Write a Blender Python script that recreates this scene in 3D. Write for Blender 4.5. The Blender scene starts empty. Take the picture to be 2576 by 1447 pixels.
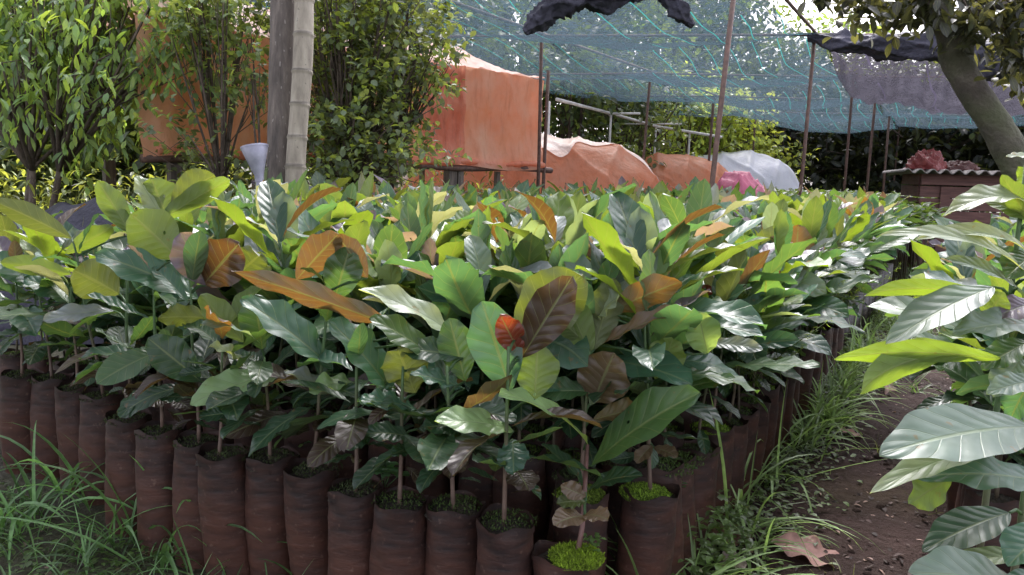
import bpy, math, random
import numpy as np
from mathutils import Vector, Matrix
R = math.radians
rng = np.random.default_rng(7)
random.seed(7)
scene = bpy.context.scene
col = scene.collection

# ------------------------------------------------------------------ camera
CAMZ = 1.0
PITCH, ROLL, FPX = R(8.27), 0.03, 2037.0          # FPX: focal length in 2576-wide pixels
r0, f0, u0 = Vector((1, 0, 0)), Vector((0, math.cos(PITCH), -math.sin(PITCH))), Vector((0, math.sin(PITCH), math.cos(PITCH)))
CR = r0 * math.cos(ROLL) + u0 * math.sin(ROLL)
CU = u0 * math.cos(ROLL) - r0 * math.sin(ROLL)
CO = Vector((0, 0, CAMZ))
cam = bpy.data.cameras.new('camera'); camo = bpy.data.objects.new('camera', cam); col.objects.link(camo)
cam.sensor_width = 36.0; cam.lens = 36.0 * FPX / 2576.0
cam.clip_start = 0.02; cam.clip_end = 500
m = Matrix.Identity(4)
for i in range(3):
    m[i][0] = CR[i]; m[i][1] = CU[i]; m[i][2] = -f0[i]; m[i][3] = CO[i]
camo.matrix_world = m
scene.camera = camo
cam.dof.use_dof = False

# ------------------------------------------------------------------ world, sun, exposure
SUN_EL, SUN_AZ = 52.0, 12.0                       # sun stands beyond the scene, a little to the right
w = bpy.data.worlds.new('World'); scene.world = w; w.use_nodes = True
nt = w.node_tree; nt.nodes.clear()
wo = nt.nodes.new('ShaderNodeOutputWorld'); bg = nt.nodes.new('ShaderNodeBackground')
sky = nt.nodes.new('ShaderNodeTexSky'); sky.sky_type = 'NISHITA'; sky.sun_disc = False
sky.sun_elevation = R(SUN_EL); sky.sun_rotation = R(SUN_AZ); sky.dust_density = 4.0; sky.air_density = 1.3
hs = nt.nodes.new('ShaderNodeHueSaturation'); hs.inputs['Saturation'].default_value = 0.22
mx = nt.nodes.new('ShaderNodeMix'); mx.data_type = 'RGBA'; mx.blend_type = 'MULTIPLY'; mx.inputs[0].default_value = 1
mx.inputs[7].default_value = (1.0, 0.97, 1.08, 1)
nt.links.new(sky.outputs[0], hs.inputs['Color']); nt.links.new(hs.outputs[0], mx.inputs[6])
nt.links.new(mx.outputs[2], bg.inputs[0]); nt.links.new(bg.outputs[0], wo.inputs[0])
bg.inputs[1].default_value = 0.15
sl = bpy.data.lights.new('sun', 'SUN'); sl.energy = 1.25; sl.angle = R(25); sl.color = (1, 0.97, 0.92)
so = bpy.data.objects.new('sun', sl); col.objects.link(so)
sd = Vector((math.sin(R(SUN_AZ)) * math.cos(R(SUN_EL)), math.cos(R(SUN_AZ)) * math.cos(R(SUN_EL)), math.sin(R(SUN_EL))))
so.rotation_euler = sd.to_track_quat('Z', 'Y').to_euler(); so.location = (0, 0, 12)
vs = scene.view_settings; vs.view_transform = 'Standard'; vs.look = 'None'; vs.gamma = 1; vs.exposure = 2.25
scene.render.engine = 'CYCLES'
scene.cycles.use_denoising = True
scene.cycles.max_bounces = 8; scene.cycles.transparent_max_bounces = 24; scene.cycles.transmission_bounces = 6
scene.cycles.diffuse_bounces = 3; scene.cycles.glossy_bounces = 2
scene.cycles.sample_clamp_indirect = 4.0

# ------------------------------------------------------------------ helpers
def W(px, py, d):
    """point seen at photograph position (px, py), d metres deep"""
    return CO + (f0 + CR * ((px - 1288.0) / FPX) + CU * ((723.5 - py) / FPX)) * d
def Gz(px, py, z):
    ray = f0 + CR * ((px - 1288.0) / FPX) + CU * ((723.5 - py) / FPX)
    return CO + ray * ((z - CAMZ) / ray.z)
def proj(p):
    q = Vector(p) - CO; d = q.dot(f0)
    return 1288 + q.dot(CR) / d * FPX, 723.5 - q.dot(CU) / d * FPX, d
def tag(o, label=None, cat=None, group=None, kind=None):
    if label: o['label'] = label
    if cat: o['category'] = cat
    if group: o['group'] = group
    if kind: o['kind'] = kind
    return o
def empty(name, loc, label, cat, group=None):
    o = bpy.data.objects.new(name, None); col.objects.link(o); o.location = loc
    o.empty_display_size = 0.05
    return tag(o, label, cat, group)

class MB:
    """collects geometry and links it as ONE mesh object"""
    def __init__(s): s.V = []; s.F = []; s.T = []; s.UV = []; s.C = []; s.n = 0
    def add(s, V, F, UV=None, C=(1, 1, 1)):
        V = np.asarray(V, float).reshape(-1, 3); F = np.asarray(F, int).reshape(-1, 4)
        s.V.append(V); s.F.append(F + s.n); s.n += len(V)
        s.UV.append(np.zeros((len(V), 2)) if UV is None else np.asarray(UV, float).reshape(-1, 2))
        C = np.asarray(C, float)
        s.C.append(np.tile(C, (len(V), 1)) if C.ndim == 1 else C)
        return s
    def grid(s, nu, nv, fn, C=(1, 1, 1), closed=False):
        us = np.linspace(0, 1, nu); vs_ = np.linspace(0, 1, nv)
        V = np.array([fn(u, v) for v in vs_ for u in us]); UV = np.array([(u, v) for v in vs_ for u in us])
        F = [(j * nu + i, j * nu + i + 1, (j + 1) * nu + i + 1, (j + 1) * nu + i) for j in range(nv - 1) for i in range(nu - 1)]
        return s.add(V, F, UV, C)
    def tube(s, pts, rad, seg=8, C=(1, 1, 1), cap=True):
        pts = [Vector(p) for p in pts]; n = len(pts)
        if not hasattr(rad, '__len__'): rad = [rad] * n
        V = []; UV = []; prev = None
        for k, p in enumerate(pts):
            t = (pts[min(k + 1, n - 1)] - pts[max(k - 1, 0)]).normalized()
            a = Vector((0, 0, 1)) if abs(t.z) < 0.9 else Vector((1, 0, 0))
            x = t.cross(a).normalized() if prev is None else (prev - t * prev.dot(t)).normalized()
            prev = x; y = t.cross(x)
            for q in range(seg):
                an = 2 * math.pi * q / seg
                V.append(p + (x * math.cos(an) + y * math.sin(an)) * rad[k]); UV.append((q / seg, k / max(1, n - 1)))
        F = [(k * seg + q, k * seg + (q + 1) % seg, (k + 1) * seg + (q + 1) % seg, (k + 1) * seg + q) for k in range(n - 1) for q in range(seg)]
        if cap:
            b = len(V); V += [pts[0], pts[-1]]; UV += [(0, 0), (0, 1)]
            for q in range(0, seg):
                F.append((b, b, (q + 1) % seg, q)); F.append((b + 1, b + 1, (n - 1) * seg + q, (n - 1) * seg + (q + 1) % seg))
        return s.add([tuple(v) for v in V], F, UV, C)
    def box(s, c, sx, sy, sz, ax=None, C=(1, 1, 1)):
        ax = ax or (Vector((1, 0, 0)), Vector((0, 1, 0)), Vector((0, 0, 1))); c = Vector(c)
        V = []
        for k in (-1, 1):
            for j in (-1, 1):
                for i in (-1, 1): V.append(tuple(c + ax[0] * (i * sx / 2) + ax[1] * (j * sy / 2) + ax[2] * (k * sz / 2)))
        F = [(0, 2, 3, 1), (4, 5, 7, 6), (0, 1, 5, 4), (2, 6, 7, 3), (0, 4, 6, 2), (1, 3, 7, 5)]
        V2 = []; F2 = []
        for f in F:
            F2.append([len(V2) + q for q in range(4)]); V2 += [V[q] for q in f]
        return s.add(V2, F2, [(0, 0), (1, 0), (1, 1), (0, 1)] * 6, C)
    def mesh(s, name, mat, smooth=True):
        me = bpy.data.meshes.new(name)
        V = np.concatenate(s.V); F = np.concatenate(s.F); UV = np.concatenate(s.UV); C = np.concatenate(s.C)
        tri = (F[:, 0] == F[:, 1])
        Q = F[~tri]; T = F[tri][:, 1:]
        loops = np.concatenate([Q.ravel(), T.ravel()]).astype(np.int32)
        sizes = np.concatenate([np.full(len(Q), 4), np.full(len(T), 3)])
        starts = np.concatenate([[0], np.cumsum(sizes)[:-1]]).astype(np.int32)
        me.vertices.add(len(V)); me.vertices.foreach_set('co', V.ravel().astype(np.float32))
        me.loops.add(len(loops)); me.loops.foreach_set('vertex_index', loops)
        me.polygons.add(len(sizes)); me.polygons.foreach_set('loop_start', starts)
        me.polygons.foreach_set('use_smooth', np.full(len(sizes), smooth))
        uvl = me.uv_layers.new(name='UVMap'); uvl.data.foreach_set('uv', UV[loops].ravel().astype(np.float32))
        ca = me.color_attributes.new('tint', 'FLOAT_COLOR', 'POINT')
        ca.data.foreach_set('color', np.concatenate([C, np.ones((len(C), 1))], 1).ravel().astype(np.float32))
        me.update(calc_edges=True); me.validate()
        me.materials.append(mat)
        return me
    def build(s, name, mat, parent=None, smooth=True, label=None, cat=None, group=None, kind=None):
        o = bpy.data.objects.new(name, s.mesh(name, mat, smooth)); col.objects.link(o)
        if parent: o.parent = parent
        return tag(o, label, cat, group, kind)

def nrm(a): return a / np.maximum(np.linalg.norm(a, axis=-1, keepdims=True), 1e-9)
def leaves(mb, B, D, N, L, Wd, tint, arch=0.6, fold=0.25, wave=0.0, twist=0.0, nu=3, nv=4, a=0.8, b=0.8, acu=0.0):
    """many leaf blades at once: B base, D direction, N upper normal, L length, Wd half width"""
    B = np.atleast_2d(np.asarray(B, float)); n = len(B)
    D = nrm(np.broadcast_to(np.asarray(D, float), (n, 3))); N = np.broadcast_to(np.asarray(N, float), (n, 3))
    N = nrm(N - D * (N * D).sum(1, keepdims=True) + 1e-6); S = np.cross(D, N)
    g = lambda x: np.broadcast_to(np.asarray(x, float), (n,))[:, None, None]
    L, Wd, arch, fold, wave, twist = map(g, (L, Wd, arch, fold, wave, twist))
    arch = np.where(np.abs(arch) < 1e-3, 1e-3, arch)
    v = np.linspace(0, 1, nv)[None, :, None]; u = np.linspace(-1, 1, nu)[None, None, :]
    sh = np.clip(v, 0, 1) ** a * np.clip(1 - v, 0, 1) ** b
    if acu: sh = sh * (1 - acu * np.clip((v - 0.72) / 0.28, 0, 1) ** 0.7 * (1 - np.clip(v, 0, 1) ** 8))
    vv = np.linspace(0, 1, 200); sh = sh / (vv ** a * (1 - vv) ** b).max(); sh = np.maximum(sh, 0.015)
    kv = arch * v
    E = lambda x: x[:, None, None, :]
    mid = E(D) * (L * np.sin(kv) / arch)[..., None] - E(N) * (L * (1 - np.cos(kv)) / arch)[..., None]
    nn = E(N) * np.cos(kv)[..., None] + E(D) * np.sin(kv)[..., None]
    tw = twist * v
    ss = E(S) * np.cos(tw)[..., None] + nn * np.sin(tw)[..., None]
    n2 = nn * np.cos(tw)[..., None] - E(S) * np.sin(tw)[..., None]
    wv = Wd * sh
    ph = rng.uniform(0, 6.28, (n, 1, 1)); fr = rng.uniform(2.5, 4.2, (n, 1, 1))
    off = np.abs(u) * wv * np.sin(fold) + wave * Wd * u ** 2 * np.sin(6.28 * fr * v + ph + u * 1.5) * np.minimum(1, 6 * v)
    P = E(B) + mid + ss * (u * wv * np.cos(fold))[..., None] + n2 * off[..., None]
    V = P.reshape(-1, 3)
    i = np.arange(nu - 1)[None, :]; j = np.arange(nv - 1)[:, None]; q = (j * nu + i).ravel()
    F1 = np.stack([q, q + 1, q + nu + 1, q + nu], 1)
    F = (F1[None] + (np.arange(n) * nu * nv)[:, None, None]).reshape(-1, 4)
    UV = np.stack(np.broadcast_arrays((u + 1) / 2 + 0 * v, v + 0 * u), -1).reshape(1, -1, 2).repeat(n, 0).reshape(-1, 2)
    tint = np.broadcast_to(np.asarray(tint, float), (n, 3)).repeat(nu * nv, 0)
    mb.add(V, F, UV, tint)

# ------------------------------------------------------------------ materials
class NM:
    def __init__(s, name):
        s.m = bpy.data.materials.new(name); s.m.use_nodes = True; s.t = s.m.node_tree; s.t.nodes.clear()
        s.out = s.t.nodes.new('ShaderNodeOutputMaterial')
    def n(s, typ, **kw):
        x = s.t.nodes.new(typ)
        for k, v in kw.items():
            if k[0] == 'i' and k[1:].isdigit(): s.put(x.inputs[int(k[1:])], v)
            elif hasattr(x, k): setattr(x, k, v)
            else: s.put(x.inputs[k.replace('_', ' ')], v)
        return x
    def put(s, sock, v):
        if isinstance(v, bpy.types.NodeSocket): s.t.links.new(v, sock)
        elif isinstance(v, bpy.types.Node): s.t.links.new(v.outputs[0], sock)
        elif isinstance(v, (tuple, list)) and len(v) == 3 and sock.type == 'RGBA': sock.default_value = (*v, 1)
        else: sock.default_value = v
    def math(s, op, a, b=0.0, c=0.0, clamp=False):
        x = s.n('ShaderNodeMath', operation=op, i0=a, i1=b, i2=c); x.use_clamp = clamp; return x.outputs[0]
    def mix(s, f, a, b, bt='MIX'):
        x = s.t.nodes.new('ShaderNodeMix'); x.data_type = 'RGBA'; x.blend_type = bt
        s.put(x.inputs[0], f); s.put(x.inputs[6], a); s.put(x.inputs[7], b); return x.outputs[2]
    def noise(s, scale, detail=4, vec=None, rough=0.55, dist=0.0):
        x = s.n('ShaderNodeTexNoise', Scale=scale, Detail=detail, Roughness=rough, Distortion=dist)
        s.put(x.inputs['Vector'], vec if vec is not None else s.n('ShaderNodeTexCoord').outputs['Object']); return x.outputs[0]
    def ramp(s, f, stops):
        x = s.n('ShaderNodeValToRGB', i0=f); e = x.color_ramp.elements
        while len(e) < len(stops): e.new(0.5)
        for k, (p, c) in enumerate(stops):
            e[k].position = p; e[k].color = (*c, 1) if len(c) == 3 else c
        return x.outputs[0]
    def bump(s, h, strength=0.4, dist=0.01): return s.n('ShaderNodeBump', Strength=strength, Distance=dist, Height=h).outputs[0]
    def pbr(s, colr, rough=0.6, normal=None, **kw):
        x = s.n('ShaderNodeBsdfPrincipled', Base_Color=colr, Roughness=rough, **kw)
        if normal is not None: s.put(x.inputs['Normal'], normal)
        return x.outputs[0]
    def done(s, sh): s.put(s.out.inputs[0], sh); return s.m

def leaf_mat(name, veins=8.0, trans=0.42, rough=0.37, spec=0.6, puff=0.003, coat=0.0):
    k = NM(name)
    tint = k.n('ShaderNodeAttribute', attribute_name='tint').outputs['Color']
    uv = k.n('ShaderNodeSeparateXYZ', i0=k.n('ShaderNodeUVMap').outputs[0])
    au = k.math('ABSOLUTE', k.math('MULTIPLY_ADD', uv.outputs[0], 2.0, -1.0))
    v = uv.outputs[1]
    t = k.math('SUBTRACT', k.math('MULTIPLY', v, veins), k.math('MULTIPLY', k.math('POWER', au, 0.8), 1.6))
    fr = k.math('ABSOLUTE', k.math('SUBTRACT', k.math('FRACT', t), 0.5))          # 0 between veins, .5 on a vein
    vein = k.math('SMOOTH_MIN', 1.0, k.math('MULTIPLY', k.math('SUBTRACT', fr, 0.455), 22.0, clamp=True), 0.05, clamp=True)
    mid = k.math('MULTIPLY', k.math('SUBTRACT', 1.0, k.math('MULTIPLY', au, 14.0), clamp=True), 1.6, clamp=True)
    vm = k.math('MAXIMUM', k.math('MULTIPLY', vein, 0.75), mid)
    hgt = k.math('MULTIPLY', k.math('COSINE', k.math('MULTIPLY', fr, 6.0)), k.math('MINIMUM', 1.0, k.math('MULTIPLY', au, 3.5)))
    n1 = k.noise(45, 3); n2 = k.noise(9, 3)
    h = k.math('ADD', k.math('MULTIPLY', hgt, 0.2), k.math('ADD', k.math('MULTIPLY', k.noise(18, 2), 1.6), k.math('MULTIPLY', vm, -0.35)))
    nrmal = k.bump(h, 0.7, puff)
    info = k.n('ShaderNodeObjectInfo')
    back = k.n('ShaderNodeNewGeometry').outputs['Backfacing']
    c = k.mix(k.math('MULTIPLY', vm, 0.42), tint, k.mix(0.5, tint, (0.5, 0.6, 0.25)))
    c = k.mix(k.math('MULTIPLY', n1, 0.35), c, k.mix(0.5, c, (0.02, 0.03, 0.01)), 'MIX')
    c = k.mix(1.0, c, k.ramp(n2, [(0.3, (0.75, 0.75, 0.75)), (0.7, (1.2, 1.2, 1.2))]), 'MULTIPLY')
    under = k.mix(0.3, c, (0.22, 0.26, 0.12))
    c2 = k.mix(back, c, under)
    spot = k.math('GREATER_THAN', k.noise(48, 2), 0.70)
    c2 = k.mix(k.math('MULTIPLY', spot, 0.7), c2, (0.16, 0.09, 0.03))
    rg = k.math('ADD', k.math('MULTIPLY', back, 0.22), k.math('MULTIPLY_ADD', n1, 0.22, rough - 0.1))
    p = k.pbr(c2, rg, nrmal, Coat_Weight=coat, Coat_Roughness=0.18)
    for s_ in ('Specular IOR Level',): k.put(p.node.inputs[s_], spec)
    tc = k.mix(1.0, k.mix(k.math('MULTIPLY', vm, 0.9), c, k.mix(0.75, c, (0.03, 0.04, 0.005))), (2.7, 2.2, 0.75), 'MULTIPLY')
    tr = k.n('ShaderNodeBsdfTranslucent', Color=tc).outputs[0]
    ms = k.n('ShaderNodeMixShader', i0=trans, i1=p, i2=tr).outputs[0]
    hn_ = k.noise(22, 1, k.n('ShaderNodeVectorMath', operation='ADD', i0=k.n('ShaderNodeTexCoord').outputs['Object'], i1=info.outputs['Location']).outputs[0])
    hole = k.math('GREATER_THAN', hn_, 0.79)
    return k.done(k.n('ShaderNodeMixShader', i0=hole, i1=ms, i2=k.n('ShaderNodeBsdfTransparent').outputs[0]).outputs[0])
M = {}
M['leaf'] = leaf_mat('broad_leaf')
M['bigleaf'] = leaf_mat('large_leaf', veins=8.0, trans=0.45, rough=0.4, spec=0.6, puff=0.0028)
M['small_leaf'] = leaf_mat('small_leaf', veins=3, trans=0.5, rough=0.33, spec=0.6, puff=0.001)

def simple(name, c1, c2, scale=8, rough=0.7, bumps=0.3, bd=0.01, detail=5, **kw):
    k = NM(name); n = k.noise(scale, detail)
    c = k.ramp(n, [(0.3, c1), (0.7, c2)])
    return k.done(k.pbr(c, rough, k.bump(k.noise(scale * 5, 4), bumps, bd), **kw))
def tinted(name, rough=0.7, scale=20, bumps=0.3, trans=0.0, bd=0.005):
    k = NM(name); n = k.noise(scale, 5)
    t = k.n('ShaderNodeAttribute', attribute_name='tint').outputs['Color']
    c = k.mix(1.0, t, k.ramp(n, [(0.25, (0.6, 0.6, 0.6)), (0.75, (1.35, 1.35, 1.35))]), 'MULTIPLY')
    p = k.pbr(c, rough, k.bump(n, bumps, bd))
    if trans:
        tr = k.n('ShaderNodeBsdfTranslucent', Color=k.mix(1.0, c, (2.2, 2.2, 1.4), 'MULTIPLY')).outputs[0]
        p = k.n('ShaderNodeMixShader', i0=trans, i1=p, i2=tr).outputs[0]
    return k.done(p)
M['bark'] = simple('bark', (0.05, 0.035, 0.025), (0.13, 0.1, 0.075), 14, 0.85, 0.8, 0.02)
M['stem'] = tinted('stem_skin', 0.6, 40)
M['grass'] = tinted('grass_blade', 0.5, 30, 0.1, 0.35)
M['moss'] = tinted('moss', 0.9, 60, 0.8, 0.25)
M['soil'] = simple('soil', (0.018, 0.013, 0.01), (0.05, 0.04, 0.025), 40, 0.95, 0.9, 0.01)
M['rust'] = simple('rusty_pipe', (0.06, 0.035, 0.028), (0.16, 0.09, 0.065), 30, 0.7, 0.3, 0.003)
M['white_pipe'] = simple('white_pipe', (0.5, 0.48, 0.45), (0.75, 0.73, 0.7), 10, 0.5, 0.1, 0.003)
M['litter'] = tinted('dry_litter', 0.8, 30, 0.4, 0.1)

def bag_mat():
    k = NM('black_poly_bag'); tc = k.n('ShaderNodeTexCoord').outputs['Object']
    sp = k.n('ShaderNodeSeparateXYZ', i0=tc)
    mp = k.n('ShaderNodeMapping', Vector=tc, Scale=(1.0, 1.0, 3.4)).outputs[0]
    n = k.noise(9, 5, mp); n2 = k.noise(40, 4, mp, dist=1.5); n3 = k.noise(4, 3)
    t = k.n('ShaderNodeAttribute', attribute_name='tint').outputs['Color']
    dirt = k.math('ADD', k.math('MULTIPLY', n, 0.9), k.math('MULTIPLY', k.math('SUBTRACT', 0.3, sp.outputs[2]), 0.9), clamp=True)
    c = k.mix(k.ramp(dirt, [(0.35, (0, 0, 0)), (0.75, (1, 1, 1))]), (0.019, 0.012, 0.011), (0.07, 0.029, 0.019))
    c = k.mix(k.math('MULTIPLY', k.ramp(k.noise(70, 3), [(.62, (0, 0, 0)), (.72, (1, 1, 1))]), .35), c, (.16, .1, .075)); c = k.mix(1.0, c, t, 'MULTIPLY')
    nn = k.bump(k.math('ADD', k.math('MULTIPLY', n2, k.math('MULTIPLY', k.ramp(n3, [(.45, (0, 0, 0)), (.65, (1, 1, 1))]), .7)), k.math('MULTIPLY', n, 1.2)), 0.6, 0.006)
    return k.done(k.pbr(c, k.math('MULTIPLY_ADD', n3, 0.3, 0.45), nn, Specular_IOR_Level=.3))
M['bag'] = bag_mat()

def tarp_mat(name, base, dirt, pale, trans=0.35, scale=1.0):
    k = NM(name); tc = k.n('ShaderNodeTexCoord').outputs['Object']
    st = k.n('ShaderNodeMapping', Vector=tc, Scale=(1.0, 1.0, 0.16)).outputs[0]
    n = k.noise(3 * scale, 5, tc); s = k.noise(16 * scale, 6, st, 0.7); f = k.noise(70, 3, tc)
    c = k.mix(k.ramp(n, [(0.35, (0, 0, 0)), (0.7, (1, 1, 1))]), base, pale)
    c = k.mix(k.math('MULTIPLY', k.ramp(s, [(0.5, (0, 0, 0)), (0.75, (1, 1, 1))]), 0.5), c, dirt)
    nn = k.bump(k.math('ADD', n, k.math('MULTIPLY', k.noise(7, 4, tc, dist=2.0), 0.35)), 0.8, 0.035)
    p = k.pbr(k.mix(k.math('MULTIPLY', f, 0.15), c, dirt), 0.45, nn)
    tr = k.n('ShaderNodeBsdfTranslucent', Color=c, Normal=nn).outputs[0]
    return k.done(k.n('ShaderNodeMixShader', i0=trans, i1=p, i2=tr).outputs[0])
M['tarp'] = tarp_mat('orange_tarpaulin', (0.9, 0.39, 0.22), (0.6, 0.2, 0.11), (0.93, 0.58, 0.42), 0.6)
M['tarp_deep'] = tarp_mat('deep_orange_tarpaulin', (0.93, 0.4, 0.21), (0.6, 0.2, 0.1), (0.95, 0.56, 0.38), 0.65)
M['tarp_sunlit'] = tarp_mat('sunlit_orange_tarpaulin', (0.85, 0.42, 0.3), (0.6, 0.2, 0.14), (0.9, 0.68, 0.58), 0.4)  # roof copy of the orange tarpaulin, lightened to paint in sun glare
M['glare_sheet'] = tarp_mat('painted_sun_glare', (0.9, 0.72, 0.6), (0.85, 0.6, 0.47), (0.92, 0.85, 0.78), 0.3)  # near-white tone that paints sun glare on the tunnel top
M['white_sheet'] = tarp_mat('white_plastic_sheet', (0.85, 0.85, 0.93), (0.7, 0.7, 0.8), (0.92, 0.92, 0.95), 0.3)
M['pink_sheet'] = tarp_mat('pink_plastic_sheet', (0.55, 0.13, 0.22), (0.3, 0.05, 0.09), (0.75, 0.35, 0.42), 0.3)
M['red_cloth'] = tarp_mat('red_cloth', (0.2, 0.03, 0.028), (0.08, 0.02, 0.02), (0.28, 0.07, 0.06), 0.1, 3)
M['brown_rag'] = tarp_mat('brown_rag', (0.09, 0.03, 0.025), (0.03, 0.015, 0.014), (0.13, 0.05, 0.04), 0.1, 3)
M['black_net_cloth'] = simple('black_net_cloth', (0.012, 0.012, 0.02), (0.032, 0.031, 0.05), 6, 0.75, 0.8, 0.02)

def net_mat(name, c1, c2, stripe, fill, period, wave_amt=0.0, trans=0.6):
    """loosely woven shade net: threads with holes between them"""
    k = NM(name)
    uvn = k.n('ShaderNodeUVMap').outputs[0]
    sp = k.n('ShaderNodeSeparateXYZ', i0=uvn)
    warp = k.noise(0.5, 1); wv = k.math('MULTIPLY', k.math('SUBTRACT', warp, 0.5), 0.5)
    u = k.math('ADD', sp.outputs[0], wv); v = sp.outputs[1]
    def line(x, per, wid):
        fr = k.math('ABSOLUTE', k.math('SUBTRACT', k.math('FRACT', k.math('DIVIDE', x, per)), 0.5))
        return k.math('GREATER_THAN', fr, 0.5 - wid)
    fine = line(u, 0.055, 0.13); bold = k.math('MULTIPLY', line(u, period, 0.016), k.math('GREATER_THAN', k.noise(1.1, 1), 0.42))
    fine2 = line(k.math('ADD', v, k.math('MULTIPLY', wv, 0.3)), 0.11, 0.06)
    cl = k.ramp(k.noise(0.7, 4), [(0.35, (0.78, 0.78, 0.78)), (0.65, (1.15, 1.15, 1.15))])
    tex = k.ramp(k.noise(26, 2, dist=0.5), [(0.4, (0.7, 0.7, 0.7)), (0.6, (1.25, 1.25, 1.25))])
    al = k.math('MULTIPLY', k.math('MULTIPLY', fill, cl), tex, clamp=True)
    al = k.math('MAXIMUM', al, k.math('MULTIPLY', fine, 0.72))
    al = k.math('MAXIMUM', al, k.math('MULTIPLY', fine2, 0.5))
    al = k.math('MAXIMUM', al, bold)
    c = k.mix(k.noise(3, 4), c1, c2); c = k.mix(bold, c, stripe)
    d = k.n('ShaderNodeBsdfDiffuse', Color=c).outputs[0]; t = k.n('ShaderNodeBsdfTranslucent', Color=c).outputs[0]
    s = k.n('ShaderNodeMixShader', i0=trans, i1=d, i2=t).outputs[0]
    tr = k.n('ShaderNodeBsdfTransparent').outputs[0]
    return k.done(k.n('ShaderNodeMixShader', i0=al, i1=tr, i2=s).outputs[0])
M['net'] = net_mat('green_shade_net', (0.028, 0.053, 0.058), (0.055, 0.07, 0.09), (0.03, 0.16, 0.14), 0.72, 0.25)
M['silver_net'] = net_mat('silver_shade_net', (0.022, 0.021, 0.026), (0.06, 0.057, 0.07), (0.05, 0.045, 0.065), 0.93, 0.5)
M['added_net'] = net_mat('added_overhead_net', (0.03, 0.03, 0.035), (0.05, 0.05, 0.06), (0.05, 0.2, 0.2), 0.5, 0.6, trans=0.3)

E1 = Vector((-0.875, 0.485, 0)); E2 = Vector((0.485, 0.875, 0))

# ------------------------------------------------------------------ the ground and the path
def hn(x, y): return 0.5 * math.sin(x * 1.7 + 1.3 * math.sin(y * 1.1)) * math.cos(y * 1.9 + 0.7 * x)
k = NM('earth'); n = k.noise(2.2, 8); n2 = k.noise(30, 5)
c = k.ramp(n, [(0.3, (0.025, 0.02, 0.012)), (0.5, (0.05, 0.05, 0.022)), (0.7, (0.07, 0.075, 0.03))])
M['earth'] = k.done(k.pbr(k.mix(k.math('MULTIPLY', n2, 0.5), c, (0.02, 0.014, 0.01)), 0.9, k.bump(n2, 0.9, 0.03)))
k = NM('path_mud'); n = k.noise(3.0, 9, rough=0.65); n2 = k.noise(28, 6, rough=0.7); n3 = k.noise(1.3, 2)
c = k.ramp(n, [(0.3, (0.013, 0.008, 0.0065)), (0.5, (0.033, 0.019, 0.016)), (0.72, (0.058, 0.035, 0.030))])
c = k.mix(k.ramp(n3, [(0.58, (0, 0, 0)), (0.7, (0.3, 0.3, 0.3))]), c, (0.06, 0.05, 0.02))
M['mud'] = k.done(k.pbr(k.mix(k.ramp(n2, [(0.45, (0, 0, 0)), (0.6, (0.6, 0.6, 0.6))]), c, (0.03, 0.02, 0.016)), k.math('MULTIPLY_ADD', n2, 0.3, 0.75), k.bump(k.math('ADD', n2, n), 0.9, 0.03), Specular_IOR_Level=.15))
g = MB()
g.grid(60, 60, lambda u, v: ((u - 0.5) * 160 * abs(u - 0.5) * 2, (v - 0.3) * 160 * abs(v - 0.3) * 1.4, 0.0))
g.build('ground', M['earth'], kind='structure', label='dark earth under the seedlings and weeds', cat='ground')
PC = Vector((0.62, 1.7, 0))
def pathpt(u, v):
    s = v * 9.0 - 1.6; t = (u - 0.5) * (0.75 + 0.12 * math.sin(s * 2.1)) * (1 if s > 0 else 1.5)
    p = PC + E2 * s - E1 * t
    z = 0.006 + 0.012 * (1 + hn(p.x * 5, p.y * 5)) + 0.008 * (1 + hn(p.x * 17 + 3, p.y * 15))
    e = min(u, 1 - u) * 8
    return (p.x, p.y, z if e > 1 else 0.004 + (z - 0.004) * e)
g = MB(); g.grid(28, 260, pathpt)
g.build('path', M['mud'], kind='structure', label='damp reddish brown footpath between the seedling beds', cat='path')

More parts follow.
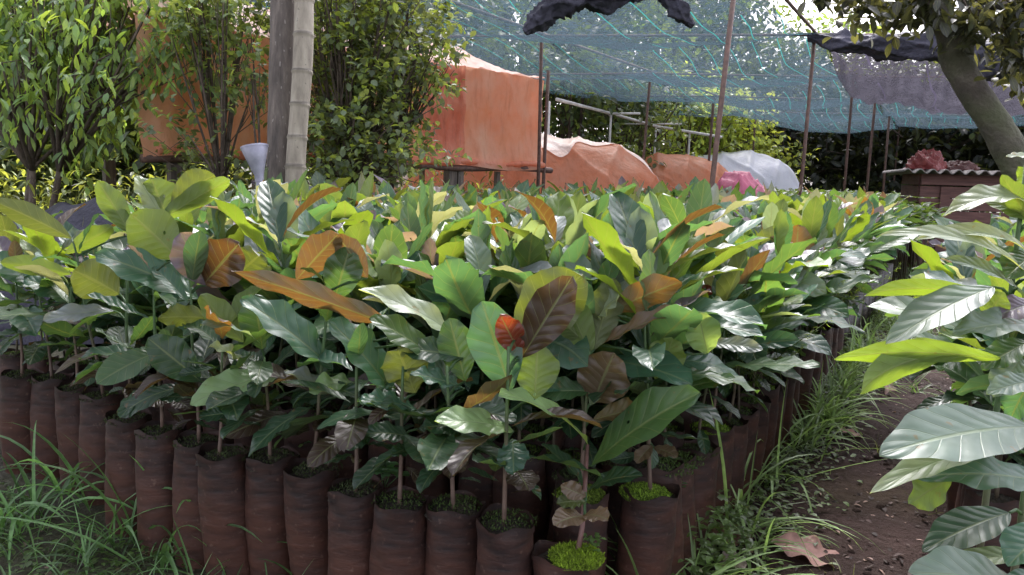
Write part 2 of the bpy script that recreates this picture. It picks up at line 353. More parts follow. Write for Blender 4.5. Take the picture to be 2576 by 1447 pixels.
# ------------------------------------------------------------------ potted seedlings
TONE = {  # 'p' and 's' hold the sky's silvery purple sheen as leaf colour
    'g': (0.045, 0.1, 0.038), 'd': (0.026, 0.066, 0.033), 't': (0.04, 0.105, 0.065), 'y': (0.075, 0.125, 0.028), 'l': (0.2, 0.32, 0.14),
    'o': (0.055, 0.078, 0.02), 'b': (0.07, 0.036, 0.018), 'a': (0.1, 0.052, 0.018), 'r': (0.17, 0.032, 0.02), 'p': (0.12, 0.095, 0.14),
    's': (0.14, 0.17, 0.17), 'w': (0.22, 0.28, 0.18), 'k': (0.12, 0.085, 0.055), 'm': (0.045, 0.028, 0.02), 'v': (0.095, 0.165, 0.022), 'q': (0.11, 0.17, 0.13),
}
def bag_mesh(seed, H=0.32, rad=0.062, dark=1.0):
    r = np.random.default_rng(seed); mb = MB(); ph = r.uniform(0, 6.28, 8)
    lean = r.normal(0, 0.012, 2)
    def fn(u, v):
        a = u * 2 * math.pi; z = v * H
        rr = rad * (1 + 0.05 * math.sin(2 * a + ph[0] + 2 * v) + 0.025 * math.sin(5 * a + ph[1] + 9 * v) + 0.008 * math.sin(v * 34 + 2.0 * math.sin(a + ph[2]))
                    + 0.006 * math.sin(v * 61 + 3 * math.sin(2 * a + ph[3])))
        rr *= (0.93 + 0.14 * math.sin(min(v * 1.15, 1) * 2.6 + 0.3) * 0.6)
        if v > 0.94: rr *= 1 + 0.05 * math.sin(a * 3 + ph[4]) + 0.03 * math.sin(a * 7 + ph[5]); z += 0.006 * math.sin(a * 4 + ph[6])
        if v < 0.04: rr *= 0.93
        return (rr * math.cos(a) + lean[0] * v, rr * math.sin(a) + lean[1] * v, z)
    mb.grid(25, 30, fn, (dark, dark, dark))
    def inn(u, v):
        x, y, z = fn(u, 1.0); return (x * (0.985 - 0.03 * v), y * (0.985 - 0.03 * v), z - 0.03 * v)
    mb.grid(25, 3, inn, (dark * 0.8,) * 3)
    me = mb.mesh('bag', M['bag'])
    sm = MB()
    def so_(u, v):
        a = u * 2 * math.pi; x, y, _ = inn(u, 0.8)
        return (x * v + lean[0] * (1 - v), y * v + lean[1] * (1 - v), H - 0.022 + 0.010 * (1 - v * v) + 0.004 * math.sin(a * 5 + v * 9 + ph[7]))
    sm.grid(19, 7, so_)
    ms = sm.mesh('soil', M['soil'])
    return me, ms, lean
def moss_mesh(seed, H=0.32, rad=0.058, n=900, tone=(0.1, 0.17, 0.02), lift=0.002, hh=0.008):
    r = np.random.default_rng(seed); mb = MB()
    a = r.uniform(0, 6.28, n); q = np.sqrt(r.uniform(0, 1, n)) * rad * 0.97
    B = np.stack([q * np.cos(a), q * np.sin(a), H - 0.018 + lift + 0.012 * (1 - (q / rad) ** 2)], 1)
    D = nrm(np.stack([r.normal(0, 0.5, n), r.normal(0, 0.5, n), np.ones(n)], 1))
    t = np.array(tone) * r.uniform(0.5, 1.5, (n, 1))
    leaves(mb, B, D, nrm(r.normal(0, 1, (n, 3))), r.uniform(0.4, 1.2, n) * hh, 0.0016, t, arch=0.8, nu=3, nv=3)
    if tone[1] > .1: mb.grid(16, 6, lambda u, v: (rad * 0.96 * v * math.cos(u * 6.2832), rad * 0.96 * v * math.sin(u * 6.2832), H - 0.018 + lift + 0.011 * (1 - v * v) + 0.003 * math.sin(u * 25 + v * 20)), np.array(tone) * 0.5)
    return mb.mesh('moss', M['moss'])

def rosette(mb, st, r, H0, H1, top, nl, res=(5, 12), size=1.0, dark=False, uprightness=1.0):
    """leaves up a stem from H0 to H1; low ones small, dark and drooping, top ones long and upright"""
    B = []; D = []; N = []; L = []; Wd = []; T = []; ar = []; fo = []; wa = []; tw = []
    az = r.uniform(0, 6.28)
    for i in range(nl):
        f = i / (nl - 1); az += 2.4 + r.normal(0, 0.25)
        z = H0 + (H1 - H0) * f ** 0.8
        el = (-0.1 + 1.28 * f ** 1.1) * uprightness + r.normal(0, 0.17)
        ln = (0.11 + 0.155 * math.sin(min(1, f * 1.25) * 2.2)) * r.uniform(0.8, 1.2) * size
        if f < 0.3: ln *= 0.8
        if f > 0.93: ln *= r.uniform(0.5, 0.9)
        d = Vector((math.cos(az) * math.cos(el), math.sin(az) * math.cos(el), math.sin(el)))
        up = Vector((-math.cos(az) * math.sin(el), -math.sin(az) * math.sin(el), math.cos(el)))
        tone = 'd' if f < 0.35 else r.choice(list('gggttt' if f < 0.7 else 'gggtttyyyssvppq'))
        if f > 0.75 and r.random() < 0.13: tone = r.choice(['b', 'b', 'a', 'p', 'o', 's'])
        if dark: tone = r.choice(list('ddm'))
        x = st(z)
        B.append(x + d * 0.012); D.append(d); N.append(up + Vector(r.normal(0, 0.18, 3))); L.append(ln)
        Wd.append(ln * r.uniform(0.155, 0.21)); T.append(np.array(TONE[str(tone)]) * r.uniform(0.75, 1.25)); ar.append(r.uniform(0.1, 1.0) if f > 0.4 else r.uniform(0.4, 1.1))
        fo.append(r.uniform(0.05, 0.45)); wa.append(r.uniform(0.03, 0.2)); tw.append(r.normal(0, 0.35))
        if r.random() < 0.2: ar[-1] = -r.uniform(0.1, 0.5)
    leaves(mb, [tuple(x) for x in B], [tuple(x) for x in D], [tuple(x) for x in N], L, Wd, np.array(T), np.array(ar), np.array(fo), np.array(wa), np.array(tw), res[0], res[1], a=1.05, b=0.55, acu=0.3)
def stem_fn(r, lean):
    a, b = r.normal(0, 0.025, 2)
    return lambda z: Vector((lean[0] + a * (z - 0.3) / 0.4, lean[1] + b * (z - 0.3) / 0.4 + 0.006 * math.sin(z * 20), z))
def stem_mesh(st, z0, z1, r0_=0.0048, col_=(0.09, 0.07, 0.045)):
    mb = MB(); zs = np.linspace(z0, z1, 9)
    V0 = [st(z) for z in zs]
    mb.tube(V0, [r0_ * (1 - 0.45 * k / 8) for k in range(9)], 7, col_)
    V = mb.V[0]; fz = np.clip((V[:, 2] - z0 - 0.12) / 0.15, 0, 1)[:, None]
    mb.C[0] = np.array(col_) * (1 - fz) + np.array((0.05, 0.10, 0.03)) * fz
    return mb.mesh('stem', M['stem'])

BED = empty  # (alias kept short)
bagv = [bag_mesh(100 + i) for i in range(7)]
mossv = [moss_mesh(50 + i, n=500, tone=t) for i, t in enumerate([(0.05, 0.085, 0.02), (0.06, 0.1, 0.015), (0.04, 0.06, 0.018)])]
# shared variants of the whole plant
VAR = []
for i in range(16):
    r = np.random.default_rng(300 + i); bg_, soil_, lean = bagv[i % 7]
    st = stem_fn(r, lean); top = r.uniform(0.60, 0.74)
    mb = MB(); rosette(mb, st, r, 0.37, top, top, int(r.integers(15, 19)))
    VAR.append((bg_, soil_, stem_mesh(st, 0.298, top), mb.mesh('foliage', M['leaf'])))

# positions
front_px = [(50, 935), (122, 945), (195, 968), (252, 990), (318, 1045), (400, 1078), (495, 1102), (580, 1132), (690, 1138), (800, 1168), (893, 1220), (1005, 1247), (1145, 1258), (1282, 1298)]
spots = []
for k_, (px, py) in enumerate(front_px):
    p = Gz(px, py, 0.32); spots.append([p.x, p.y, 'front', k_])
O = Vector((0.16, 1.665, 0))
spots.append([O.x, O.y, 'corner', 0])
p = Gz(1622, 1228, 0.32); P1 = Vector((p.x, p.y, 0))
edgeO = P1
for j in range(1, 46):
    q = edgeO + E2 * (0.133 * j); spots.append([q.x + rng.normal(0, 0.006), q.y + rng.normal(0, 0.006), 'edge', j])
spots.append([edgeO.x, edgeO.y, 'edge', 0])
for j in range(1, 48):
    for i in range(0, 42):
        q = O + E1 * (0.132 * i + (0.066 if j % 2 else 0)) + E2 * (0.125 * j)
        px, py, d = proj((q.x, q.y, 0.75))
        if px < -260 or d > 6.7: continue
        if px < 300 and d > 2.95: continue
        if px < 640 and d > 3.9: continue
        if px < 1150 and d > 4.7: continue
        if px < 1500 and d > 5.6: continue
        # keep clear of the front row
        if min((q.x - s[0]) ** 2 + (q.y - s[1]) ** 2 for s in spots[:15]) < 0.108 ** 2: continue
        spots.append([q.x + rng.normal(0, 0.008), q.y + rng.normal(0, 0.008), 'in', (i, j)])
def show(s):
    px, py, d = proj((s[0], s[1], 0.7)); return d + (0 if s[2] != 'in' else 0.35)
order = sorted(range(len(spots)), key=lambda q: (show(spots[q]) + (3 if proj((spots[q][0], spots[q][1], .7))[0] < -80 else 0)))
ind = order[:292]; rest = order[292:]
GR = 'black bagged seedlings standing in the nursery bed'
plants = []
for q in ind:
    x, y, kind, idx = spots[q]
    ti = int(rng.integers(0, len(VAR)))
    plants.append(dict(x=x, y=y, kind=kind, idx=idx, var=ti, rot=rng.uniform(0, 6.28), hero=[], sc=1.0))

# hero leaves: (base px, tip px, full width px, tone, side, depth shift of the tip towards the camera, arch, fold, wave)
#   side: 't' the upper face looks up and to the camera, 'u' the lit underside faces the camera, 'f' faces the camera flat
HERO = [
 (1282, 1298, [((1285,985),(1212,758),135,'t','f',.0,.15,.15,.08), ((1308,892),(1258,792),72,'r','f',.02,.2,.2,.15), ((1312,900),(1440,695),112,'m','f',.03,.2,.15,.12),
   ((1345,1005),(1352,868),118,'v','u',-.02,.1,.1,.1), ((1292,1085),(1093,1060),95,'l','t',.06,.5,.15,.12), ((1290,1105),(1292,1192),78,'t','f',.05,.4,.1,.2),
   ((1295,1180),(1330,1235),80,'m','t',.06,.6,.0,.1), ((1300,850),(1465,690),170,'o','u',.0,.5,.1,.15)]),
 (1465, 1276, [((1478,1118),(1255,992),112,'l','t',.2,.55,.2,.08), ((1488,1172),(1762,988),140,'g','t',.14,.35,.3,.06), ((1472,1222),(1362,1118),55,'d','t',.05,.3,.3,.15),
   ((1482,1232),(1618,1198),62,'d','t',.06,.7,.3,.12), ((1492,1012),(1545,888),140,'k','f',.03,.3,.2,.1), ((1490,1058),(1622,1028),64,'a','u',.04,.5,.5,.2),
   ((1488,900),(1412,738),92,'v','u',.02,.3,.35,.1), ((1480,870),(1405,805),60,'y','u',.0,.3,.3,.1), ((1495,880),(1545,700),95,'o','u',-.02,.4,.3,.15), ((1485,985),(1345,990),80,'g','t',.0,.3,.3,.1),
   ((1485,1020),(1545,890),60,'w','f',.0,.3,.3,.1)]),
 (1145, 1258, [((1168,978),(1032,940),62,'t','t',.06,.3,.2,.25), ((1165,1125),(1128,1202),66,'m','t',.06,.4,.1,.15), ((1172,1080),(1065,1075),70,'d','t',.05,.4,.1,.15),
   ((1165,1035),(1300,1060),70,'d','t',.05,.5,.1,.15), ((1170,960),(1130,800),95,'g','f',-.02,.2,.2,.1), ((1165,900),(1010,880),80,'d','t',.0,.4,.2,.15)]),
 (1005, 1247, [((1040,1102),(912,1092),66,'d','t',.05,.5,.2,.15), ((1042,1130),(985,1145),45,'d','t',.05,.5,.2,.15), ((1045,990),(1000,878),120,'o','u',.03,.2,.2,.25),
   ((1048,1030),(905,1010),75,'t','t',.06,.5,.2,.15), ((1050,1080),(1180,1060),70,'d','t',.03,.5,.2,.15), ((1100,905),(930,800),90,'g','t',.05,.3,.2,.1)]),
 (893, 1220, [((985,985),(828,808),128,'t','t',.05,.35,.25,.1), ((935,1100),(860,1130),50,'d','t',.03,.5,.2,.15), ((940,1000),(1055,900),70,'d','t',.02,.5,.2,.15),
   ((1165,862),(902,728),82,'w','t',.12,.5,.3,.22), ((1052,846),(582,682),66,'b','u',.14,.25,.5,.4)]),
 (800, 1168, [((838,930),(606,752),118,'t','t',.06,.35,.3,.12), ((892,962),(778,985),64,'l','t',.07,.5,.3,.3), ((842,1065),(790,1085),50,'m','t',.05,.5,.2,.15),
   ((845,1000),(715,935),60,'s','t',.05,.6,.2,.3), ((925,700),(846,590),66,'b','u',.02,.25,.2,.1), ((745,705),(852,588),92,'b','u',.03,.2,.2,.1), ((840,760),(880,620),95,'g','f',.0,.2,.2,.1)]),
 (690, 1138, [((716,940),(478,1018),88,'l','t',.09,.55,.2,.15), ((720,1040),(565,1100),72,'m','t',.06,.5,.1,.05), ((722,1090),(775,1085),52,'m','t',.03,.4,.1,.1),
   ((725,1060),(610,1060),52,'d','t',.03,.4,.1,.1), ((725,1010),(830,1000),55,'d','t',.03,.4,.1,.2), ((660,880),(640,740),95,'g','f',.0,.2,.2,.1)]),
 (580, 1132, [((612,862),(503,742),72,'y','u',.03,.25,.3,.1), ((612,920),(526,872),50,'w','t',.06,.7,.4,.3), ((505,960),(372,850),96,'d','f',.03,.2,.2,.08), ((590,1040),(500,1050),50,'d','t',.0,.3,.2,.1)]),
 (495, 1102, [((400,884),(243,966),86,'g','t',.08,.4,.2,.08), ((530,800),(398,800),66,'o','u',.05,.4,.2,.3), ((520,718),(455,585),104,'p','f',.02,.15,.25,.12), ((512,716),(602,612),125,'b','f',.03,.2,.15,.12),
   ((600,690),(655,640),110,'o','u',.0,.2,.2,.2), ((470,1000),(400,1000),50,'d','t',.0,.3,.2,.1)]),
 (400, 1078, [((500,752),(240,640),110,'t','t',.05,.4,.2,.1), ((448,650),(328,538),128,'y','u',.02,.2,.2,.08), ((425,1000),(370,1020),50,'m','t',.02,.4,.1,.1), ((430,1000),(480,1030),50,'m','t',.02,.4,.1,.1)]),
 (318, 1045, [((288,782),(108,806),58,'s','t',.07,.4,.2,.15), ((300,740),(185,680),120,'o','u',.04,.3,.3,.1), ((420,545),(378,448),96,'y','u',.0,.15,.2,.06), ((430,510),(540,440),84,'o','u',.0,.25,.3,.1),
   ((415,560),(340,440),62,'w','t',.0,.2,.3,.3), ((395,560),(578,452),62,'y','u',.02,.3,.3,.15)]),
 (252, 990, [((330,590),(245,455),66,'y','u',.02,.25,.35,.12), ((180,690),(0,660),56,'y','u',.06,.3,.4,.08), ((180,600),(-20,505),66,'o','u',.06,.35,.4,.06), ((165,640),(285,572),56,'y','u',.0,.2,.4,.06)]),
 (122, 945, [((105,730),(-30,640),90,'t','t',.05,.3,.2,.1), ((190,760),(60,700),80,'t','t',.05,.3,.2,.1)]),
 (1622, 1228, [((1655,962),(1692,850),94,'v','u',.03,.1,.15,.12), ((1645,960),(1520,920),70,'d','t',.0,.3,.2,.1), ((1640,1120),(1600,1165),40,'k','t',.02,.3,.2,.1), ((1645,1125),(1705,1150),44,'k','t',.02,.3,.2,.1),
   ((1780,890),(1755,785),88,'l','f',.05,.2,.2,.1), ((1525,790),(1715,708),84,'a','u',.05,.35,.3,.2), ((1510,870),(1730,775),56,'k','t',.06,.3,.6,.25), ((1500,800),(1560,745),85,'w','t',.02,.5,.3,.2),
   ((1780,865),(1920,880),48,'s','t',.04,.4,.2,.15), ((1660,1000),(1850,950),60,'g','t',.0,.4,.3,.1)]),
]
UP = Vector((0, 0, 1))
for hx, hy, lv in HERO:
    b = Gz(hx, hy, 0.32)
    if (hx, hy) == (1465, 1276): b = O
    pl = min(plants, key=lambda q: (q['x'] - b.x) ** 2 + (q['y'] - b.y) ** 2)
    pl['hero'] = lv; pl['d'] = proj((pl['x'], pl['y'], 0.5))[2]
# free hero leaves further in the bed: attached to the plant whose stem is nearest
FREE = [
 ((970,740),(992,635),112,'w','f',.0,.2,.2,.1,2.5), ((910,655),(790,528),90,'y','u',.0,.3,.35,.12,2.6), ((1110,705),(1068,562),84,'p','f',.0,.35,.2,.15,2.7), ((1205,722),(1108,588),48,'p','t',.0,.3,.3,.25,2.6),
 ((1340,702),(1362,572),118,'q','f',.0,.3,.3,.12,2.6), ((1618,678),(1702,556),112,'y','u',.0,.15,.2,.06,2.8), ((1655,712),(1822,572),72,'p','t',.0,.35,.3,.1,2.6), ((1645,735),(1765,640),66,'p','t',.0,.3,.3,.1,2.4),
 ((1595,735),(1535,610),44,'b','u',.0,.25,.4,.2,2.5), ((1815,752),(1882,618),112,'y','u',.0,.2,.2,.06,2.5), ((2000,692),(2008,565),84,'a','u',.0,.2,.2,.1,3.1), ((1895,680),(1975,570),86,'o','u',.0,.25,.2,.1,3.1),
 ((1790,782),(1772,716),50,'r','f',.0,.2,.2,.1,2.3), ((1802,792),(1846,706),54,'p','f',.0,.2,.2,.1,2.3), ((1905,735),(1955,672),60,'r','u',.0,.2,.2,.1,2.7), ((1870,770),(1905,670),75,'a','u',.0,.2,.2,.1,2.7),
 ((1700,720),(1575,580),50,'o','u',.0,.35,.4,.1,2.7), ((1800,740),(1762,640),62,'v','u',.0,.1,.3,.06,2.6), ((1250,600),(1235,520),80,'y','u',.0,.1,.2,.06,3.6), ((1470,590),(1475,505),62,'o','u',.0,.1,.2,.1,3.7),
 ((815,560),(820,460),98,'y','u',.0,.1,.2,.06,3.5), ((690,520),(715,470),62,'y','u',.0,.2,.2,.06,3.5), ((690,520),(640,490),50,'v','u',.0,.3,.2,.06,3.5), ((1040,545),(1025,480),68,'y','u',.0,.1,.2,.06,4.0),
 ((905,560),(898,485),64,'v','u',.0,.1,.2,.06,3.9), ((1330,600),(1285,505),36,'b','u',.0,.2,.4,.2,3.4), ((1565,590),(1570,520),74,'y','u',.0,.1,.2,.06,3.9), ((1030,600),(1035,535),60,'p','f',.0,.6,.2,.1,3.3),
 ((560,620),(545,540),76,'w','f',.0,.2,.25,.1,2.9), ((700,650),(640,555),52,'q','t',.0,.3,.4,.25,2.7), ((560,680),(300,600),80,'w','t',.0,.5,.3,.2,2.7), ((590,640),(510,560),60,'t','f',.0,.2,.2,.1,2.8),
 ((1260,700),(1160,770),70,'v','u',.0,.4,.3,.15,2.2), ((1230,790),(1160,720),75,'v','u',.0,.2,.3,.1,2.2), ((1490,690),(1480,660),80,'w','f',.0,.3,.2,.2,2.5), ((1230,640),(1300,660),60,'b','u',.0,.3,.4,.15,2.7),
 ((2180,640),(2320,580),60,'g','t',.0,.4,.3,.1,4.4), ((2000,760),(1810,720),60,'g','t',.0,.4,.2,.1,2.9), ((1970,800),(2190,700),60,'g','t',.0,.4,.4,.2,3.1), ((1900,820),(2090,790),60,'t','t',.0,.4,.3,.2,3.0),
]
ps = [(pl, proj((pl['x'], pl['y'], 0.62))) for pl in plants]
for (b_, t_, wd, tone, side, dz, ar, fo, wa, dep) in FREE:
    pl = min((p_ for p_ in ps if p_[0]['kind'] != 'front' or True), key=lambda p_: abs(p_[1][0] - b_[0]) + 260 * abs(p_[1][2] - dep))[0]
    pl.setdefault('free', []).append((b_, t_, wd, tone, side, dz, ar, fo, wa))

SHP = [0.85, 0.55, 0.45]
def hero_leaf(mb, pet, loc, R0, st, h, d, nv=22, nu=9):
    (b_, t_, wd, tone, side, dz, ar, fo, wa) = h
    Bw = W(b_[0], b_[1], d - 0.03); Tw = W(t_[0], t_[1], d - dz - 0.05)
    view = (CO - Bw).normalized(); D = Tw - Bw; L = D.length
    if side == 't': Nn = (UP * 1.0 + view * 0.75 - D.normalized() * 0.2).normalized()
    elif side == 'u': Nn = (-view * 1.0 + UP * 0.35).normalized()
    else: Nn = (view * 1.0 + UP * 0.25).normalized()
    # arch bends towards -N; compensate so that the tip still lands on T
    Dn = D.normalized(); a_ = ar
    D2 = (Dn * math.cos(a_ / 2) + (Nn - Dn * Nn.dot(Dn)).normalized() * math.sin(a_ / 2))
    L2 = L * (a_ / 2) / math.sin(a_ / 2)
    N2 = (Nn - D2 * Nn.dot(D2)).normalized()
    tocs = lambda v_: R0 @ v_
    Bl = tocs(Bw - loc)
    tint = np.array(TONE[tone]) * rng.uniform(0.9, 1.15)
    leaves(mb, tuple(Bl), tuple(tocs(D2)), tuple(tocs(N2)), L2, wd / 2 / FPX * d, tint, a_, fo, wa, rng.normal(0, 0.12), nu, nv, a=SHP[0], b=SHP[1], acu=SHP[2])
    z = max(0.33, min(Bl.z - 0.02, st['top'])); s_ = st['fn'](z)
    pet.tube([s_, (s_ + Bl) / 2 + Vector((0, 0, 0.006)), Bl], [0.003, 0.0026, 0.0022], 6, tuple(np.array(TONE['g']) * 1.3))

count = 0
for pl in plants:
    px, py, d = proj((pl['x'], pl['y'], 0.32)); kind, idx = pl['kind'], pl['idx']
    loc = Vector((pl['x'], pl['y'], 0)); hero = list(pl['hero']) + list(pl.get('free', []))
    if kind == 'front':
        words = ['leftmost', 'second', 'third', 'fourth', 'fifth', 'sixth', 'seventh', 'eighth', 'ninth', 'tenth', 'eleventh', 'twelfth', 'thirteenth', 'fourteenth']
        label = ('%s bagged seedling from the left in the dark front row' % words[idx]) if idx else 'leftmost bagged seedling of the dark front row'
        if idx == 13: label = 'seedling with a small red leaf, last front row bag before the mossy corner'
        if idx == 12: label = 'bagged seedling second from the front corner, mossy top, dark drooping lower leaves'
        if idx == 11: label = 'front row seedling whose bag also sprouts a small round leaved weed'
    elif kind == 'corner': label = 'corner seedling with wide glossy green leaves and one orange leaf, bright moss below'
    elif kind == 'edge':
        label = 'bagged seedling on the bed\'s path edge' + (', with bright yellow leaf and moss, nearest the corner' if idx == 0 else ', %s bag back from the mossy corner' % (['', 'first', 'second', 'third', 'fourth', 'fifth', 'sixth', 'seventh', 'eighth', 'ninth', 'tenth'][idx]) if idx <= 10 else ', farther back along the path')
    else: label = 'broad leaved bagged seedling crowded inside the big bed'
    root = empty('potted_seedling', loc, label, 'seedling', GR)
    if kind == 'in' and not hero or (kind == 'edge' and not hero):
        rot = pl['rot']; root.rotation_euler = (rng.normal(0, 0.02), rng.normal(0, 0.02), rot)
        s = rng.uniform(0.92, 1.1) * (.88 if px < 420 else 1); root.scale = (s, s, s * (0.97 if d > 3 else 1.0))
        bg_, so_2, stm, fol = VAR[pl['var']]
        parts = [('bag', bg_), ('soil', so_2), ('stem', stm), ('foliage', fol)]
        if d < 3.2 or kind == 'edge': parts.append(('moss', mossv[pl['var'] % 3]))
        for nm, me in parts:
            o = bpy.data.objects.new(nm, me); o.parent = root; col.objects.link(o)
        continue
    # custom plants
    r = np.random.default_rng(900 + count); count += 1
    ztop = 0.62
    if hero:
        zs = [W(h[0][0], h[0][1], d).z for h in hero]; ztop = min(0.72, max(zs) + 0.0) if hero else 0.6
        ztop = max(ztop, 0.5)
    rad = 0.062; bgm, som, lean = bag_mesh(2000 + count, rad=0.061)
    if kind == 'corner': lean = np.array((0.0, 0.0))
    st = stem_fn(r, lean)
    if kind == 'corner':
        st = lambda z: Vector((-0.0 + 0.02 * (z - 0.3), 0.0, z))
    o = bpy.data.objects.new('bag', bgm); o.parent = root; col.objects.link(o); o.rotation_euler = (r.normal(0, .012), r.normal(0, .012), 0)
    o = bpy.data.objects.new('soil', som); o.parent = root; col.objects.link(o)
    tone = (0.03, 0.045, 0.012)
    if kind == 'edge': tone = (0.13, 0.21, 0.02)
    if kind == 'corner': tone = (0.12, 0.18, 0.02)
    if idx in (11, 12, 13) and kind == 'front': tone = (0.04, 0.07, 0.013)
    o = bpy.data.objects.new('moss', moss_mesh(700 + count, n=(1400 if d < 2 else 500) if tone[1] > .1 else 420, tone=tone, lift=0.004 if kind != 'corner' else 0.008)); o.parent = root; col.objects.link(o)
    o = bpy.data.objects.new('stem', stem_mesh(st, 0.298, ztop, 0.0052, (0.12, 0.08, 0.06))); o.parent = root; col.objects.link(o)
    mb = MB(); pet = mb
    info = dict(fn=st, top=ztop)
    for h in hero: hero_leaf(mb, pet, loc, Matrix.Identity(3), info, h, d)
    nl = 6 if pl['hero'] else 12
    if kind == 'front' and pl['hero']:
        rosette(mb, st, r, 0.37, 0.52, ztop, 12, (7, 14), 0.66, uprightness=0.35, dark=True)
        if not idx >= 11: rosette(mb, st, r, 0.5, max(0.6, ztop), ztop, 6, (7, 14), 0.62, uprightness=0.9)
    elif kind != 'corner':
        rosette(mb, st, r, 0.40, max(ztop, 0.6), ztop, 10, (7, 14), 0.85)
    mb.build('foliage', M['leaf'], root)

# small leaning mossy bag in front of the corner
lb = Gz(1450, 1398, 0.27)
root = empty('potted_seedling', (lb.x, lb.y, 0), 'small leaning bag heaped with bright green moss at the front corner of the bed', 'seedling', GR)
bgm, som, lean = bag_mesh(5001, H=0.27, rad=0.056)
for nm, me in (('bag', bgm), ('soil', som)):
    o = bpy.data.objects.new(nm, me); o.parent = root; col.objects.link(o)
o = bpy.data.objects.new('moss', moss_mesh(5002, H=0.27, rad=0.054, n=3200, tone=(0.16, 0.24, 0.015), lift=0.012, hh=0.011)); o.parent = root; col.objects.link(o)
mb = MB(); q0 = Vector((0, 0.0, 0.262)); q1 = W(1470, 1245, proj((lb.x, lb.y, .27))[2] + 0.04) - Vector((lb.x, lb.y, 0)); q2 = W(1478, 1120, proj((lb.x, lb.y, .27))[2] + 0.1) - Vector((lb.x, lb.y, 0))
mb.tube([q0, (q0 + q1) / 2 + Vector((0.004, 0, 0)), q1, q2], [0.006, 0.005, 0.005, 0.004], 8, (0.11, 0.055, 0.045)); mb.build('stem', M['stem'], root)
mb = MB(); info = dict(fn=lambda z: q1, top=0.5); dl = proj((lb.x, lb.y, .3))[2]
for h in [((1472,1300),(1392,1322),66,'k','t',.05,.6,.2,.1), ((1470,1295),(1530,1308),60,'k','t',.04,.5,.2,.1), ((1474,1262),(1400,1268),50,'o','t',.0,.5,.2,.2), ((1474,1250),(1410,1222),46,'k','f',.0,.3,.2,.2)]:
    hero_leaf(mb, mb, Vector((lb.x, lb.y, 0)), Matrix.Identity(3), info, h, dl + 0.02)
r = np.random.default_rng(77); n = 26; a = r.uniform(0, 6.28, n); q = r.uniform(0, 0.02, n)
B = np.stack([0.032 + q * np.cos(a), 0.01 + q * np.sin(a), np.full(n, 0.285) + r.uniform(0, .018, n)], 1)
leaves(mb, B, np.stack([np.cos(a), np.sin(a), r.uniform(0, .6, n)], 1), (0, 0, 1), 0.014, 0.005, np.array((0.08, 0.16, 0.03)), nu=3, nv=4)
mb.build('foliage', M['leaf'], root)

# the seedlings beyond the nearest three hundred: one mass
mb = MB(); mbb = MB()
for q in rest:
    x, y, kind, idx = spots[q]; r = np.random.default_rng(9000 + q)
    st = lambda z, x=x, y=y: Vector((x, y, z))
    rosette(mb, st, r, 0.44, r.uniform(0.6, 0.76), 0.7, 12, (3, 6), 0.98)
    a_ = np.linspace(0, 2 * math.pi, 8, endpoint=False)
    mb.tube([(x, y, 0), (x, y, 0.3)], 0.058, 8, (0.02, 0.013, 0.012)); mb.tube([(x, y, 0.3), (x, y, 0.62)], 0.004, 5, (0.05, 0.05, 0.03))
tag(mb.build('seedling_mass', M['leaf']), 'farther part of the seedling bed, leaves merged into one sheet of green', 'seedlings', kind='stuff')
# low young seedlings on the far right behind
mb = MB(); n = 5200; r = np.random.default_rng(11)
lo = []
while len(lo) < 1500:
    p = E2 * r.uniform(6.4, 14.5) + E1 * r.uniform(-1.2, 3.0) + Vector((0.35, 1.7, 0)); px, py, d = proj(p)
    if 1880 < px < 2330 and d > 7.2: lo.append(p)
lo = np.array([tuple(p) for p in lo])
for k_ in range(8):
    a = r.uniform(0, 6.28, len(lo)); e = r.uniform(-0.1, 0.9, len(lo)); d_ = proj
    z = 0.5 + r.uniform(0, 0.26, len(lo))
    B = lo + np.stack([0 * a, 0 * a, z], 1) + r.normal(0, 0.03, lo.shape) * (1, 1, 0.2)
    D = np.stack([np.cos(a) * np.cos(e), np.sin(a) * np.cos(e), np.sin(e)], 1)
    leaves(mb, B, D, (0, 0, 1), r.uniform(0.09, 0.17, len(lo)), r.uniform(0.025, 0.04, len(lo)), np.array((0.07, 0.13, 0.045)) * r.uniform(0.6, 1.7, (len(lo), 1)), 0.7, 0.3, nu=3, nv=4)
for p in lo[::2]: mb.tube([tuple(p), tuple(p + (0, 0, 0.6))], 0.006, 4, (0.05, 0.04, 0.03))
tag(mb.build('seedling_field', M['small_leaf']), 'low field of small pale green seedlings beyond the big bed under the net', 'seedlings', kind='stuff')

